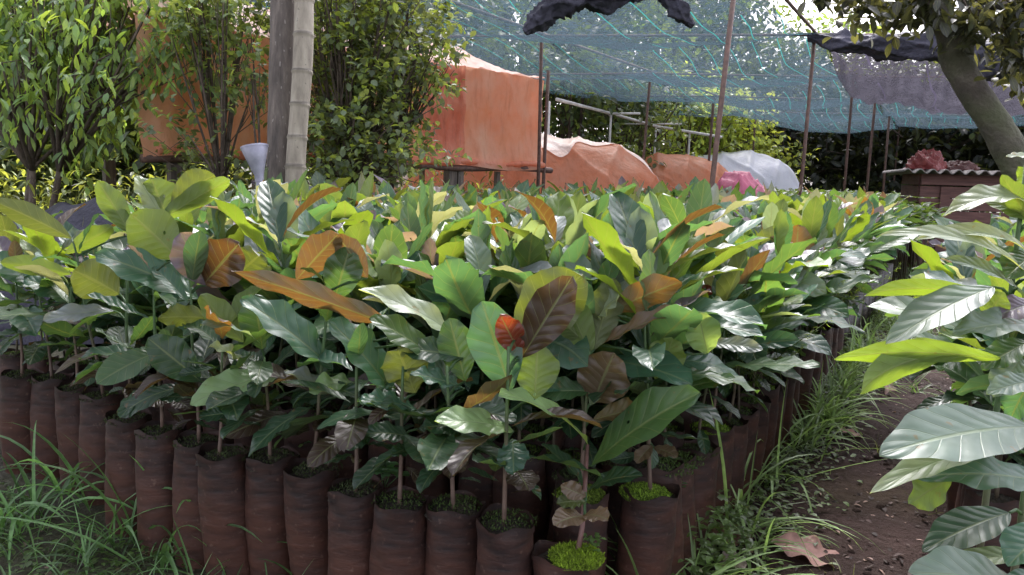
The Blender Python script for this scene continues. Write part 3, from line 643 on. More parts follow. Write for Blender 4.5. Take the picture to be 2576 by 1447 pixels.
# ------------------------------------------------------------------ right hand row of large leaved plants
RIGHT = [
 ((2515,965), 1.42, 'large leaved plant whose pale yellow green leaves reach out over the path', [
   ((2590,640),(2300,605),62,'w','t',.0,1.1,.35,.05), ((2600,515),(2372,545),92,'w','t',.0,1.25,.25,.1), ((2590,700),(2212,592),68,'w','t',.05,.9,.25,.05),
   ((2480,742),(2175,745),50,'v','u',.05,.8,.3,.05), ((2560,725),(2370,650),58,'q','t',.0,.5,.3,.08), ((2500,722),(2228,868),118,'q','t',.06,.35,.2,.06),
   ((2610,820),(2395,840),100,'q','t',.05,.4,.25,.15), ((2525,905),(2098,905),64,'v','u',.08,.55,.25,.04), ((2420,880),(2165,990),92,'v','u',.1,.9,.25,.05),
   ((2480,800),(2525,735),70,'y','u',.0,.3,.2,.1), ((2570,900),(2500,1000),80,'q','f',.0,.3,.2,.1), ((2590,560),(2520,440),60,'y','u',.0,.3,.2,.1), ((2610,400),(2530,395),34,'w','t',.0,.4,.2,.1),
   ((2600,640),(2530,700),90,'g','t',.0,.4,.2,.1), ((2440,895),(2230,880),60,'y','u',.0,.5,.2,.1), ((2610,760),(2500,800),80,'p','t',.0,.3,.2,.1), ((2600,700),(2480,620),70,'g','t',-.05,.5,.2,.1), ((2590,860),(2470,930),80,'g','t',-.03,.5,.2,.1), ((2600,560),(2470,500),60,'y','t',-.05,.5,.2,.1), ((2600,480),(2560,420),50,'v','u',-.05,.5,.2,.1), ((2600,950),(2540,1060),80,'t','t',-.05,.5,.2,.1)]),
 ((2585,1180), 1.25, 'large leaved plant with the broad insect bitten blue green leaf beside the path', [
   ((2600,1075),(2212,1145),188,'q','t',.08,.35,.12,.04), ((2510,1128),(2188,1242),78,'w','t',.08,.5,.3,.08), ((2630,1215),(2300,1200),128,'t','t',.06,.35,.2,.1),
   ((2395,1200),(2290,1268),92,'v','u',.02,.2,.1,.12), ((2540,1290),(2320,1388),110,'d','t',.03,.4,.15,.04), ((2590,1395),(2330,1440),60,'y','t',.0,.4,.3,.05),
   ((2610,960),(2480,990),70,'q','t',.0,.4,.3,.1)]),
 ((2600,1420), 1.15, 'large leaved plant low at the front end of the right hand row', [
   ((2590,1500),(2285,1440),165,'q','t',.03,.45,.2,.05), ((2640,1330),(2535,1425),120,'t','t',.02,.3,.2,.05), ((2640,1450),(2520,1500),80,'t','t',.02,.3,.2,.05)]),
]
SHP[:] = [0.8, 0.8, 0.35]
for (bp, d, lab, lv) in RIGHT:
    bw = W(bp[0], bp[1], d); loc = Vector((bw.x, bw.y, 0))
    root = empty('potted_plant', loc, lab, 'plant', 'large leaved plants along the right of the path')
    bgm, som, lean = bag_mesh(int(6000 + bp[0] + bp[1]), rad=0.062)
    for nm, me in (('bag', bgm), ('soil', som)):
        o = bpy.data.objects.new(nm, me); o.parent = root; col.objects.link(o)
    mb = MB(); zt = max(W(h[0][0], h[0][1], d).z for h in lv)
    st = lambda z: Vector((0.0 + 0.02 * (z - .3), 0.03 * (z - 0.3), z))
    o = bpy.data.objects.new('stem', stem_mesh(st, 0.298, zt, 0.0065, (0.08, 0.08, 0.04))); o.parent = root; col.objects.link(o)
    for h in lv: hero_leaf(mb, mb, loc, Matrix.Identity(3), dict(fn=st, top=zt), h, d, 30, 11)
    mb.build('foliage', M['bigleaf'], root)
r = np.random.default_rng(31)
kk = 0
for j in range(0, 30):
    q = Vector((1.08, 1.72, 0)) + E2 * (0.14 * j)
    for i in range(3):
        p = q - E1 * (0.14 * i); px, py, d = proj((p.x, p.y, .3))
        if px > 2700 or (px > 2560 and j > 5 and i > 1) or j > 14: continue
        if proj((p.x, p.y, 0.8))[0] < 2380 and j < 26 and i == 0 and j > 3: continue
        far = d > 3.0
        kk += 1
        v_ = VAR[(j * 3 + i) % 16]
        root = empty('potted_seedling', (p.x, p.y, 0), 'bagged plant standing behind the large leaves on the right of the path', 'seedling', 'bagged plants right of the path')
        root.rotation_euler = (0, 0, r.uniform(0, 6.28))
        for nm, me in zip(('bag', 'soil', 'stem', 'foliage'), v_):
            o = bpy.data.objects.new(nm, me); o.parent = root; col.objects.link(o)

# ------------------------------------------------------------------ grass, weeds, litter
def blades(mb, P, L, wd, tints, r, droop=1.6, up=1.1):
    n = len(P); a = r.uniform(0, 6.28, n); e = r.normal(up, 0.25, n)
    D = np.stack([np.cos(a) * np.cos(e), np.sin(a) * np.cos(e), np.sin(e)], 1)
    N = np.stack([-np.cos(a) * np.sin(e), -np.sin(a) * np.sin(e), np.cos(e)], 1)
    leaves(mb, P, D, N, L, wd, tints, np.abs(r.normal(droop, 0.5, n)), 0.35, 0.0, r.normal(0, 0.5, n), 3, 9, a=0.25, b=0.75)
GT = np.array((0.075, 0.15, 0.05))
def tuft(name, loc, n, L, wd, label, r, spread=0.05, tone=GT, droop=1.6, group=None, up=1.15):
    mb = MB(); P = np.stack([r.normal(0, spread, n), r.normal(0, spread, n), np.zeros(n)], 1)
    blades(mb, P, r.uniform(0.5, 1.15, n) * L, wd * r.uniform(0.6, 1.2, n), tone * r.uniform(0.6, 1.5, (n, 1)), r, droop, up)
    o = mb.build(name, M['grass']); o.location = loc
    return tag(o, label, 'grass', group)
r = np.random.default_rng(5)
for k_, (px, py, n, L, lab) in enumerate([
    (60, 1340, 18, .46, 'arching grass tuft in the bottom corner beside the front row'), (170, 1280, 18, .44, 'long bladed grass tuft arching before the leftmost bags'),
    (330, 1370, 22, .42, 'grass tuft with blades crossing the fifth bag'), (480, 1410, 18, .42, 'upright grass tuft in front of the seventh bag'), (840, 1500, 7, .26, 'low arching grass below the ninth bag'),
    (1150, 1520, 6, .30, 'pale stiff grass before the mossy bags with a dry seed head'), (1010, 1540, 6, .26, 'thin arching grass at the foot of the middle bags')]):
    q = Gz(px, py, 0.0) if py < 1447 else Gz(px, py, 0.0)
    tuft('grass_tuft', (q.x, q.y, 0), n, L, 0.0062, lab, r, 0.04, GT * 1.3)
# dry seed head
q = Gz(1112, 1400, 0.2); mb = MB()
mb.tube([(0, 0, 0), (0.004, 0, .14), (-0.008, 0, 0.24)], [0.0012, 0.001, 0.0006], 5, (0.25, 0.2, 0.14))
for i in range(22):
    a = r.uniform(0, 6.28); z0 = r.uniform(.15, .24); l = r.uniform(.02, .05)
    mb.tube([(-0.004, 0, z0), (-0.004 + l * .5 * math.cos(a), l * .5 * math.sin(a), z0 + l * .5), (-0.004 + l * math.cos(a), l * math.sin(a), z0 + l * .7)], 0.0005, 4, (0.28, 0.2, 0.16))
o = mb.build('seed_head', M['stem'], label='dry feathery seed head standing before the thirteenth bag', cat='grass'); o.location = (q.x, q.y, 0.0)
# long grass fringe between the bed and the path
def edge_grass(name, s0, s1, n, L, lab, off0, off1, tone, wd=0.003, droop=1.5, up=1.1):
    mb = MB(); cs = r.uniform(s0, s1, max(3, n // 16)); ct = r.uniform(off0, off1, len(cs)); ch = r.uniform(.55, 1.25, len(cs)); ci = r.integers(0, len(cs), n)
    s = cs[ci] + r.normal(0, .03, n); t = ct[ci] + r.normal(0, .02, n)
    P = np.array([tuple(edgeO + E2 * a - E1 * b) for a, b in zip(s, t)])
    blades(mb, P, r.uniform(0.45, 1.0, n) * L * ch[ci], wd * r.uniform(.6, 1.3, n), np.array(tone) * r.uniform(.55, 1.6, (n, 1)), r, droop, up)
    return mb.build(name, M['grass'], kind='stuff', label=lab, cat='grass')
edge_grass('grass_fringe', -0.1, 3.2, 620, 0.46, 'long bladed grass fringing the bags along the path', 0.05, 0.17, (0.15, 0.23, 0.08), 0.0048)
edge_grass('far_grass', 2.4, 8.5, 2600, 0.3, 'grass along the far end of the path', 0.05, 1.0, (0.08, 0.13, 0.04), 0.004)
edge_grass('path_sprigs', -0.3, 2.5, 90, 0.13, 'thin grass sprigs scattered over the bare path', 0.2, 0.7, (0.09, 0.1, 0.04), 0.0016, 0.9)
mb = MB(); n = 9000
s = r.uniform(-0.3, 6.5, n); t = np.abs(r.normal(0.03, 0.09, n)) + 0.06
P = np.array([tuple(edgeO + E2 * a - E1 * b) for a, b in zip(s, t)]); P[:, 2] = r.uniform(0.01, 1, n) * (.05 + .17 * np.clip(np.sin(s * 5.1) * np.sin(s * 2.3 + 1) + .15, 0, 1) * np.clip(1 - (t - .06) / .16, 0, 1))
a = r.uniform(0, 6.28, n)
leaves(mb, P, np.stack([np.cos(a), np.sin(a), r.uniform(-.1, .6, n)], 1), (0, 0, 1), r.uniform(.012, .034, n), r.uniform(.004, .010, n), np.array((0.08, 0.14, 0.04)) * r.uniform(.5, 1.6, (n, 1)), nu=3, nv=4)
mb.build('ground_cover', M['small_leaf'], kind='stuff', label='small leaved ground cover at the foot of the bags along the path', cat='weeds')
# ground cover before the front row
mb = MB(); n = 5200
s = r.uniform(-0.1, 3.2, n); t = np.abs(r.normal(0, 0.28, n))
F0 = Vector((0.1, 1.42, 0))
P = np.array([tuple(F0 + E1 * a - E2 * (b + 0.02)) for a, b in zip(s, t)]); P[:, 2] = r.uniform(0.004, 0.045, n) * np.clip(s, .4, 1)
keep = (np.array([math.sin(p[0] * 7) * math.cos(p[1] * 9) for p in P]) > -0.35) & (s > 0.5 + r.uniform(-.3, .3, n)); P = P[keep]; n = len(P)
a = r.uniform(0, 6.28, n)
leaves(mb, P, np.stack([np.cos(a), np.sin(a), r.uniform(-.1, .7, n)], 1), (0, 0, 1), r.uniform(.01, .028, n), r.uniform(.004, .009, n), np.array((0.07, 0.13, 0.035)) * r.uniform(.4, 1.6, (n, 1)), nu=3, nv=4)
mb.build('ground_cover', M['small_leaf'], kind='stuff', label='small round leaved weeds covering the ground before the front row', cat='weeds')
mb = MB(); n = 700; s = r.uniform(0.5, 3.4, n); t = r.uniform(0.0, 0.75, n) ** 1.2
P = np.array([tuple(F0 + E1 * a - E2 * (b + 0.03)) for a, b in zip(s, t)])
blades(mb, P, r.uniform(0.06, 0.24, n), 0.0028 * r.uniform(.6, 1.3, n), GT * r.uniform(.6, 1.7, (n, 1)), r, 1.4, 1.1)
mb.build('short_grass', M['grass'], kind='stuff', label='short fine grass growing before the front row of bags', cat='grass')
# litter over path and ground
mb = MB(); n = 1500
s = r.uniform(-0.5, 4.5, n); t = r.normal(0.42, 0.2, n)
P = np.array([tuple(edgeO + E2 * a - E1 * b) for a, b in zip(s, t)]); P[:, 2] = 0.03
a = r.uniform(0, 6.28, n)
cl = np.array([(0.03, 0.018, 0.013), (0.2, 0.13, 0.1), (0.06, 0.035, 0.03), (0.3, 0.2, 0.17), (0.02, 0.012, 0.01)])[r.choice(5, n, p=[.42, .12, .26, .05, .15])]
leaves(mb, P, np.stack([np.cos(a), np.sin(a), r.normal(0, .15, n)], 1), np.stack([r.normal(0, .3, n), r.normal(0, .3, n), np.ones(n)], 1), r.uniform(.006, .028, n), r.uniform(.002, .007, n), cl, 0.5, 0.3, 0.2, nu=3, nv=4)
n = 500; s = r.uniform(0, 2.8, n); t = r.uniform(0, .6, n); P = np.array([tuple(F0 + E1 * a_ - E2 * (b + 0.02)) for a_, b in zip(s, t)]); P[:, 2] = .008; a = r.uniform(0, 6.28, n)
leaves(mb, P, np.stack([np.cos(a), np.sin(a), r.normal(0, .15, n)], 1), (0, 0, 1), r.uniform(.01, .04, n), r.uniform(.003, .01, n), np.array((0.09, 0.06, 0.045)) * r.uniform(.3, 2, (n, 1)), 0.5, 0.3, 0.2, nu=3, nv=4)
mb.build('leaf_litter', M['litter'], kind='stuff', label='bits of dry leaf and debris scattered on the path and ground', cat='litter')
for (b_, t_, wd, tone, lab) in [((1940,1362),(2150,1418),75,(0.32,0.18,0.155),'curled pale pink dead leaf lying across the middle of the path'), ((1830,1310),(1795,1408),90,(0.22,0.11,0.08),'folded reddish brown dead leaf at the foot of the path edge grass'),
    ((1880,1420),(1800,1425),50,(0.25,0.2,0.17),'small grey dead leaf under the reddish folded one'), ((2110,1080),(2190,1100),20,(0.35,0.2,0.17),'narrow pink dead leaf halfway along the path'), ((2235,960),(2245,1000),18,(0.16,0.09,0.07),'narrow brown dead leaf standing near the far bare soil')]:
    B = Gz(b_[0], b_[1], .05); T = Gz(t_[0], t_[1], .03); d = proj(B)[2]
    mb = MB(); leaves(mb, (0, 0, 0), tuple(T - B), (0.05, -0.25, 1), (T - B).length, wd / 2 / FPX * d * 1.7, tone, 0.35, 0.25, 0.16, 0.3, 9, 24, a=.7, b=.6, acu=.3)
    o = mb.build('dead_leaf', M['litter'], label=lab, cat='dead leaf'); o.location = B
mb = MB(); n = 900
s = r.uniform(-0.6, 5.5, n); t = r.normal(0.42, 0.22, n); th = np.linspace(0, 2 * math.pi, 7)[:-1]
for a_, b_ in zip(s, t):
    p = edgeO + E2 * a_ - E1 * b_; sz = abs(r.normal(0, .006)) + .002
    V = []
    for zz_, rr_ in ((0, 1.0), (.5, .95), (.85, .55), (.95, .05)):
        V += [(p.x + sz * rr_ * math.cos(q) * r.uniform(.75, 1.2), p.y + sz * rr_ * math.sin(q) * r.uniform(.75, 1.2), .02 + sz * zz_ * 1.1) for q in th]
    mb.add(V, [(j * 6 + i, j * 6 + (i + 1) % 6, (j + 1) * 6 + (i + 1) % 6, (j + 1) * 6 + i) for j in range(3) for i in range(6)])
mb.build('soil_clods', M['mud'], kind='stuff', label='crumbs and clods of soil strewn over the path', cat='soil')
# little plants on bags and stray weeds
def weed(loc, n, rad, L, wd, lab, tone, name='weed', h=0.05, cat='weed', feather=False):
    mb = MB()
    if feather:
        for i in range(n):
            a = r.uniform(0, 6.28); e = r.uniform(.7, 1.4); l = r.uniform(.5, 1) * h
            p0 = Vector((r.normal(0, rad * .3), r.normal(0, rad * .3), 0)); d_ = Vector((math.cos(a) * math.cos(e), math.sin(a) * math.cos(e), math.sin(e)))
            mb.tube([p0, p0 + d_ * l * .5 + Vector((0, 0, l * .05)), p0 + d_ * l], [.0012, .001, .0005], 4, tone)
            m_ = 60; tt = r.uniform(.3, 1, m_)[:, None] * l; B = np.array(p0) + np.array(d_) * tt
            D = r.normal(0, 1, (m_, 3)) + (0, 0, .4)
            leaves(mb, B, D, r.normal(0, 1, (m_, 3)), L * r.uniform(.5, 1.2, m_), wd * 1.9, np.array(tone) * r.uniform(.6, 1.5, (m_, 1)), nu=3, nv=3)
    else:
        k2 = max(2, n // 7)
        for i in range(k2):
            a = r.uniform(0, 6.28); q = Vector((math.cos(a) * rad * r.uniform(.2, 1), math.sin(a) * rad * r.uniform(.2, 1), h * r.uniform(.5, 1.2)))
            mb.tube([(q.x * .2, q.y * .2, 0), (q.x * .7, q.y * .7, q.z * .6), q], .001, 4, np.array(tone) * .7)
            a2 = np.arange(7) * 2.4 + r.uniform(0, 6); e2 = r.uniform(0, .6, 7)
            leaves(mb, np.array(q) + r.normal(0, .003, (7, 3)), np.stack([np.cos(a2) * np.cos(e2), np.sin(a2) * np.cos(e2), np.sin(e2)], 1), (0, 0, 1), L * r.uniform(.6, 1.1, 7), wd, np.array(tone) * r.uniform(.7, 1.4, (7, 1)), .5, .2, nu=5, nv=6, a=.7, b=.5)
    o = mb.build(name, M['small_leaf'], label=lab, cat=cat); o.location = loc; return o
q = Gz(965, 1225, .31); weed((q.x, q.y, .31), 36, .035, .024, .0095, 'pale round leaved weed sprouting from the twelfth bag of the front row', (0.1, 0.22, 0.1), h=.04)
q = Gz(1690, 1160, .3); weed((q.x, q.y, .2), 70, .07, .02, .007, 'clover like weed beside the second path edge bag', (0.07, 0.14, 0.06), h=.1)
q = Gz(560, 1360, 0); weed((q.x, q.y, 0), 120, .12, .016, .006, 'low creeping weed at the foot of the seventh bag', (0.06, 0.13, 0.03), h=.07)
for (px, py, z, h, lab) in [(1860, 900, .45, .42, 'feathery thin weed rising among the leaves near the path corner'), (1990, 800, .45, .42, 'feathery weed drooping over the path edge of the bed'), (2110, 740, .5, .35, 'wispy weed at the far path edge'), (1760, 880, .5, .3, 'wispy green weed over the yellow leaf near the corner')]:
    q = Gz(px, py, z); weed((q.x, q.y, z - .1), 14, .16, .022, .0007, lab, (0.09, 0.15, 0.05), h=h, feather=True)

# ------------------------------------------------------------------ posts and funnel
P0 = W(705, 560, 4.35); zt = 3.4
def bent(px_top, py_top, px_bot, py_bot, d): return W(px_top, py_top, d), W(px_bot, py_bot, d)
a_, b_ = bent(714, 0, 702, 500, 4.3)
def extend(a, b, z0=0.0, z1=3.0):
    d_ = (a - b) / (a.z - b.z); return b + d_ * (z0 - b.z), b + d_ * (z1 - b.z)
lo_, hi_ = extend(a_, b_)
mb = MB(); n = 40; pts = [lo_.lerp(hi_, i / (n - 1)) for i in range(n)]
mb.tube(pts, [0.068 * (1 + 0.02 * math.sin(i * 1.7)) for i in range(n)], 20)
k = NM('weathered_timber'); tc = k.n('ShaderNodeTexCoord').outputs['Object']; mp = k.n('ShaderNodeMapping', Vector=tc, Scale=(1, 1, .12)).outputs[0]
nn = k.noise(26, 7, mp, .7); spk = k.math('GREATER_THAN', k.noise(55, 2, k.n('ShaderNodeMapping', Vector=tc, Scale=(1, 1, .35)).outputs[0]), .68)
c = k.ramp(nn, [(.3, (.05, .042, .036)), (.55, (.13, .108, .09)), (.75, (.24, .205, .17))]); c = k.mix(k.math('MULTIPLY', spk, .7), c, (.3, .27, .24))
M['timber'] = k.done(k.pbr(c, .85, k.bump(nn, .9, .012)))
mb.build('timber_post', M['timber'], label='dark weathered timber post standing beside the pale pole', cat='post')
a_, b_ = bent(764, 0, 745, 480, 4.22); lo_, hi_ = extend(a_, b_)
mb = MB(); n = 420; pts = []; rr = []
nodes = [0.62, .79, .98, 1.13, 1.30, 1.47, 1.66, 1.84, 2.05, 2.3]
for i in range(n):
    t = i / (n - 1); p = lo_.lerp(hi_, t); z = p.z
    bul = sum(math.exp(-((z - q) / .008) ** 2) for q in nodes)
    pts.append(p + Vector((.008 * math.sin(z * 5), 0, 0))); rr.append(.05 * (1 + .02 * math.sin(z * 9)) + .006 * bul)
mb.tube(pts, rr, 20)
zz = mb.V[0][:, 2]; ringdark = np.clip(sum(np.exp(-((zz - q - .012) / .005) ** 2) for q in nodes), 0, 1)[:, None]; mb.C[0] = 1 - .75 * ringdark * np.ones((1, 3))
k = NM('pale_trunk'); tc = k.n('ShaderNodeTexCoord').outputs['Object']; mp = k.n('ShaderNodeMapping', Vector=tc, Scale=(1, 1, .25)).outputs[0]
nn = k.noise(22, 6, mp, .65); c = k.ramp(nn, [(.3, (.17, .145, .11)), (.6, (.31, .275, .21)), (.8, (.4, .37, .3))]); c = k.mix(k.math('MULTIPLY', k.math('GREATER_THAN', k.noise(50, 2), .7), .6), c, (.08, .07, .05)); c = k.mix(1.0, c, k.n('ShaderNodeAttribute', attribute_name='tint').outputs['Color'], 'MULTIPLY')
M['pale_trunk'] = k.done(k.pbr(c, .75, k.bump(nn, .5, .008)))
mb.build('bamboo_pole', M['pale_trunk'], label='pale beige pole with ringed nodes standing against the dark post', cat='pole')
# funnel
k = NM('galvanised_metal'); nn = k.noise(20, 5); c = k.ramp(nn, [(.3, (.22, .22, .27)), (.7, (.36, .36, .43))])
M['galv'] = k.done(k.pbr(c, .5, k.bump(nn, .3, .004), Metallic=.4))
d = 4.1; ctr = W(640, 370, d); bot = W(652, 478, d); root = empty('metal_funnel', W(653, 480, d), 'grey sheet metal funnel on a thin pipe left of the timber post', 'funnel')
L0 = root.location.copy()
def tubeprof(pts, rad, name, mat, seg=28):
    mb = MB(); mb.tube([p - L0 for p in pts], rad, seg, cap=False); return mb.build(name, mat, root)
top = ctr; neck = W(651, 436, d)
tubeprof([top, top.lerp(neck, .03), top.lerp(neck, .5), neck, W(652, 440, d), W(653, 458, d)], [.066, .068, .048, .027, .024, .022], 'cone', M['galv'])
tubeprof([top.lerp(neck, .02), top.lerp(neck, .5), neck], [.064, .045, .023], 'inner_cone', M['galv'])
tubeprof([top + (top - neck).normalized() * .004, top - (top - neck).normalized() * .006], [.0695, .0695], 'rim', M['galv'])
pp, _ = extend(W(652, 458, d), W(656, 560, d), 0, 1)
tubeprof([W(653, 456, d), pp], [.018, .018], 'pipe', M['galv'], 12)

# ------------------------------------------------------------------ shade house: posts, rails, nets
A0 = W(1362, 106, 7.84); A0 = Vector((A0.x, A0.y, 0)); UI = Vector((2.46, -.5, 0)); UK = Vector((1.52, 2.83, 0)); HZ = 2.3
def NP(i, k_, z=HZ):
    p = A0 + UI * i + UK * k_; return Vector((p.x, p.y, z + 0.02 * math.sin(i * 3 + k_)))
lab_rows = {0: 'front', 1: 'second', 2: 'third', 3: 'fourth', 4: 'fifth', 5: 'sixth', 6: 'seventh', -1: 'front'}
cols = {-1: 'line behind the tent', 0: 'line at the tent corner', 1: 'line under the end of the black roll', 2: 'line behind the leaning tree', 3: 'line farthest to the right'}
for k_ in range(-1, 7):
    for i in range(-1, 4):
        if k_ == -1 and i != 1: continue
        if k_ < 1 and i == -1: continue
        if i == 3 and k_ < 3: continue
        p = NP(i, k_); px, py, d = proj(p)
        if not -100 < px < 2700: continue
        if k_ == -1: q0, q1 = extend(W(1845, 0, 4.7), W(1790, 490, 4.7), 0, 2.35)
        else:
            lean = Vector((rng.normal(0, .03) - .03, rng.normal(0, .02), 0)); q0, q1 = Vector((p.x, p.y, 0)) + lean * 1.0, p
        mb = MB(); mb.tube([q0, q0.lerp(q1, .5) + Vector((rng.normal(0, .006), 0, 0)), q1], .0155 if k_ < 0 else .0175 if k_ < 2 else .022, 8)
        lab = 'nearest thin rusty net post, leaning before the green net' if k_ == -1 else 'thin dark net post of the %s row, %s' % (lab_rows[k_], cols[i])
        mb.build('net_post', M['rust'], label=lab, cat='post', group='posts of the shade net')
for k_ in range(0, 7):
    i0 = -1
    pts = [NP(i, k_, HZ - .0) - Vector((0, 0, .012)) for i in range(i0, 5)]
    mb = MB(); mb.tube(pts, .014, 6); mb.build('net_rail', M['rust'], label='thin cross rail carrying the net over the %s row of posts' % lab_rows[k_], cat='rail', group='rails of the shade net')
for i in (-1, 0, 1, 2):
    pts = [NP(i, k_) + Vector((0, 0, .014)) for k_ in range(-1, 7)]
    mb = MB(); mb.tube(pts, .015, 6); mb.build('net_rail', M['rust'], label='long receding rail of the shade net, %s' % cols[i], cat='rail', group='rails of the shade net')
def net_cloth(name, i0, i1, k0, k1, mat, label, sag=.13, res=14, seed=1, fold=0):
    rs = np.random.default_rng(seed); ph = rs.uniform(0, 6.28, 6); mb = MB()
    nu, nv = int((i1 - i0) * res) + 1, int((k1 - k0) * res * 1.3) + 1
    V = []; UV = []
    for b in range(nv):
        for a in range(nu):
            i = i0 + (i1 - i0) * a / (nu - 1); k_ = k0 + (k1 - k0) * b / (nv - 1)
            p = A0 + UI * i + UK * k_
            fk = k_ - math.floor(k_); fi = i - math.floor(i)
            s = sag * (math.sin(math.pi * fk) ** .8) * (.75 + .35 * math.sin(i * 2.1 + ph[0])) + sag * .35 * math.sin(math.pi * fi) * (1 if True else 0)
            s += .012 * math.sin(i * 17 + ph[1] + 2 * math.sin(k_ * 4)) + .008 * math.sin(k_ * 23 + ph[2] + i * 5)
            z = HZ + .03 - s
            if fold: z += fold * (math.sin(i * 46 + 3 * math.sin(k_ * 5) + ph[3]) * (1 - .6 * fk) + .6 * math.sin(i * 83 + k_ * 7 + ph[4]) + .8 * math.sin(i * 19 + ph[5]))
            V.append((p.x, p.y, z)); UV.append((i * 2.51, k_ * 3.21))
    F = [(j * nu + a, j * nu + a + 1, (j + 1) * nu + a + 1, (j + 1) * nu + a) for j in range(nv - 1) for a in range(nu - 1)]
    mb.add(V, F, UV); return mb.build(name, mat, label=label, cat='shade net')
net_cloth('shade_net', -1.05, 1.02, -1.0, 6.1, M['net'], 'blue green shade net sagging between the rails over the bed', .23, 16, 3)
net_cloth('shade_net', 1.02, 4.0, 2.0, 6.1, M['net'], 'far right stretch of thin net beyond the silver cloth', .15, 12, 4)
net_cloth('shade_cloth', 1.04, 2.02, 0.05, 1.0, M['silver_net'], 'upper silver shade cloth bulging below the rolled black net', .36, 90, 5, .035)
net_cloth('shade_cloth', 1.04, 2.3, 1.0, 2.05, M['silver_net'], 'lower tier of silver shade cloth hanging behind the leaning tree', .3, 70, 6, .022)
# curtain at the far end hanging down a little
def end_curtain(i0, i1, k_, drop, mat, label, seed):
    rs = np.random.default_rng(seed); ph = rs.uniform(0, 6.28, 4); mb = MB(); nu, nv = 90, 10; V = []; UV = []
    for b in range(nv):
        for a in range(nu):
            i = i0 + (i1 - i0) * a / (nu - 1); v = b / (nv - 1); p = NP(i, k_); s = .1 * abs(math.sin(math.pi * i))
            out = .05 * math.sin(i * 25 + ph[0] + v * 2) * v
            V.append((p.x + UK.x * out * .3, p.y + UK.y * out * .3, HZ - s * .5 - v * drop * (1 + .3 * math.sin(i * 3 + ph[1]) + .1 * math.sin(i * 11 + ph[2])))); UV.append((i * 2.5, v * drop))
    F = [(j * nu + a, j * nu + a + 1, (j + 1) * nu + a + 1, (j + 1) * nu + a) for j in range(nv - 1) for a in range(nu - 1)]
    mb.add(V, F, UV); return mb.build('shade_net', mat, label=label, cat='shade net')
end_curtain(-1, 4, 6.1, .5, M['net'], 'ragged hem of the green net hanging at the far end', 8)
# rolled black net lying on the front rail, right of the second post line
def roll(name, pts, rad, label, seed, mat='black_net_cloth', seg=44, sub=40):
    rs = np.random.default_rng(seed); ph = rs.uniform(0, 6.28, 6); P = []; RR = []
    pts = [Vector(p) for p in pts]; n = len(pts)
    for k_ in range((n - 1) * sub + 1):
        t = k_ / sub; i = min(int(t), n - 2); f = t - i
        p_ = [pts[max(0, min(n - 1, i + q))] for q in (-1, 0, 1, 2)]
        c_ = .5 * ((2 * p_[1]) + (-p_[0] + p_[2]) * f + (2 * p_[0] - 5 * p_[1] + 4 * p_[2] - p_[3]) * f * f + (-p_[0] + 3 * p_[1] - 3 * p_[2] + p_[3]) * f ** 3)
        P.append(c_); rr = rad[i] * (1 - f) + rad[min(i + 1, n - 1)] * f
        RR.append(rr * (1 + .1 * math.sin(t * 5 + ph[0]) + .06 * math.sin(t * 13 + ph[1])))
    mb = MB(); mb.tube(P, RR, seg)
    V = mb.V[0]; UVs = mb.UV[0]; nn_ = len(P) * seg
    cc = np.repeat(np.array([tuple(p) for p in P]), seg, 0); q = np.arange(nn_) % seg; tt = np.arange(nn_) // seg / sub
    wr = .84 + .42 * (1 - np.abs(np.sin(q / seg * 3.1416 * 3 + tt * 1.3 + ph[2]))) ** 2 + .3 * (1 - np.abs(np.sin(q / seg * 3.1416 * 5 - tt * 1.9 + ph[3]))) ** 3 + .05 * np.sin(tt * 9 + q * .8 + ph[4]) + .10 * np.sin(tt * 4.3 + ph[5])
    V[:nn_] = cc + (V[:nn_] - cc) * wr[:, None]
    return mb.build(name, M[mat], label=label, cat='netting')
roll('netting_roll', [W(2035, 92, 7.35), W(2110, 108, 7.1), W(2200, 112, 6.9), W(2330, 118, 6.6), W(2450, 128, 6.4), W(2560, 140, 6.2), W(2640, 135, 6.0)], [.03, .075, .09, .1, .13, .17, .1], 'long black roll of shade net lying along the rail before the silver cloth', 1)
roll('netting_bundle', [W(2440, 120, 5.9), W(2490, 165, 5.85), W(2530, 150, 5.8), W(2590, 120, 5.75)], [.06, .13, .13, .05], 'bunched black netting hanging behind the tree trunk', 9)
roll('netting_bundle', [W(1322, 84, 4.9), W(1350, 55, 4.9), W(1400, 10, 4.9), W(1470, -8, 4.9), W(1540, -5, 4.9), W(1600, -30, 4.9), W(1680, -50, 4.9)], [.018, .055, .085, .075, .06, .075, .06], 'twisted black netting hanging from above over the green net', 2)
roll('netting_bundle', [W(1745, 66, 4.9), W(1722, 45, 4.9), W(1690, 5, 4.9), W(1660, -50, 4.9)], [.012, .04, .055, .05], 'short drooping end of black netting right of the twisted bundle', 12)
# black netting heap on the left
pc = W(110, 540, 4.4); gx = pc
mb = MB()
def heap(u, v):
    x = (u - .5) * 2.6; y = (v - .5) * 1.4; rr = max(0, 1 - (x / 1.25) ** 2 - (y / .68) ** 2)
    z = .64 * rr ** .45 * (1 + .08 * math.sin(x * 5 + y * 3)) + .06 * rr * math.sin(x * 4 + 6 * math.sin(y * 3 + x)) + .05 * rr * math.sin(y * 19 + 4 * math.sin(x * 2.4 + 1)) + .03 * rr * abs(math.sin(y * 9 - 3 * x + 2 * math.sin(x * 3))) + .02 * rr * math.sin(x * 23 + y * 11)
    return (x - .25, y, z)
mb.grid(80, 60, heap); o = mb.build('netting_heap', M['black_net_cloth'], label='heap of folded dark blue black netting left behind the seedlings', cat='netting'); o.location = (pc.x, pc.y + .5, 0)

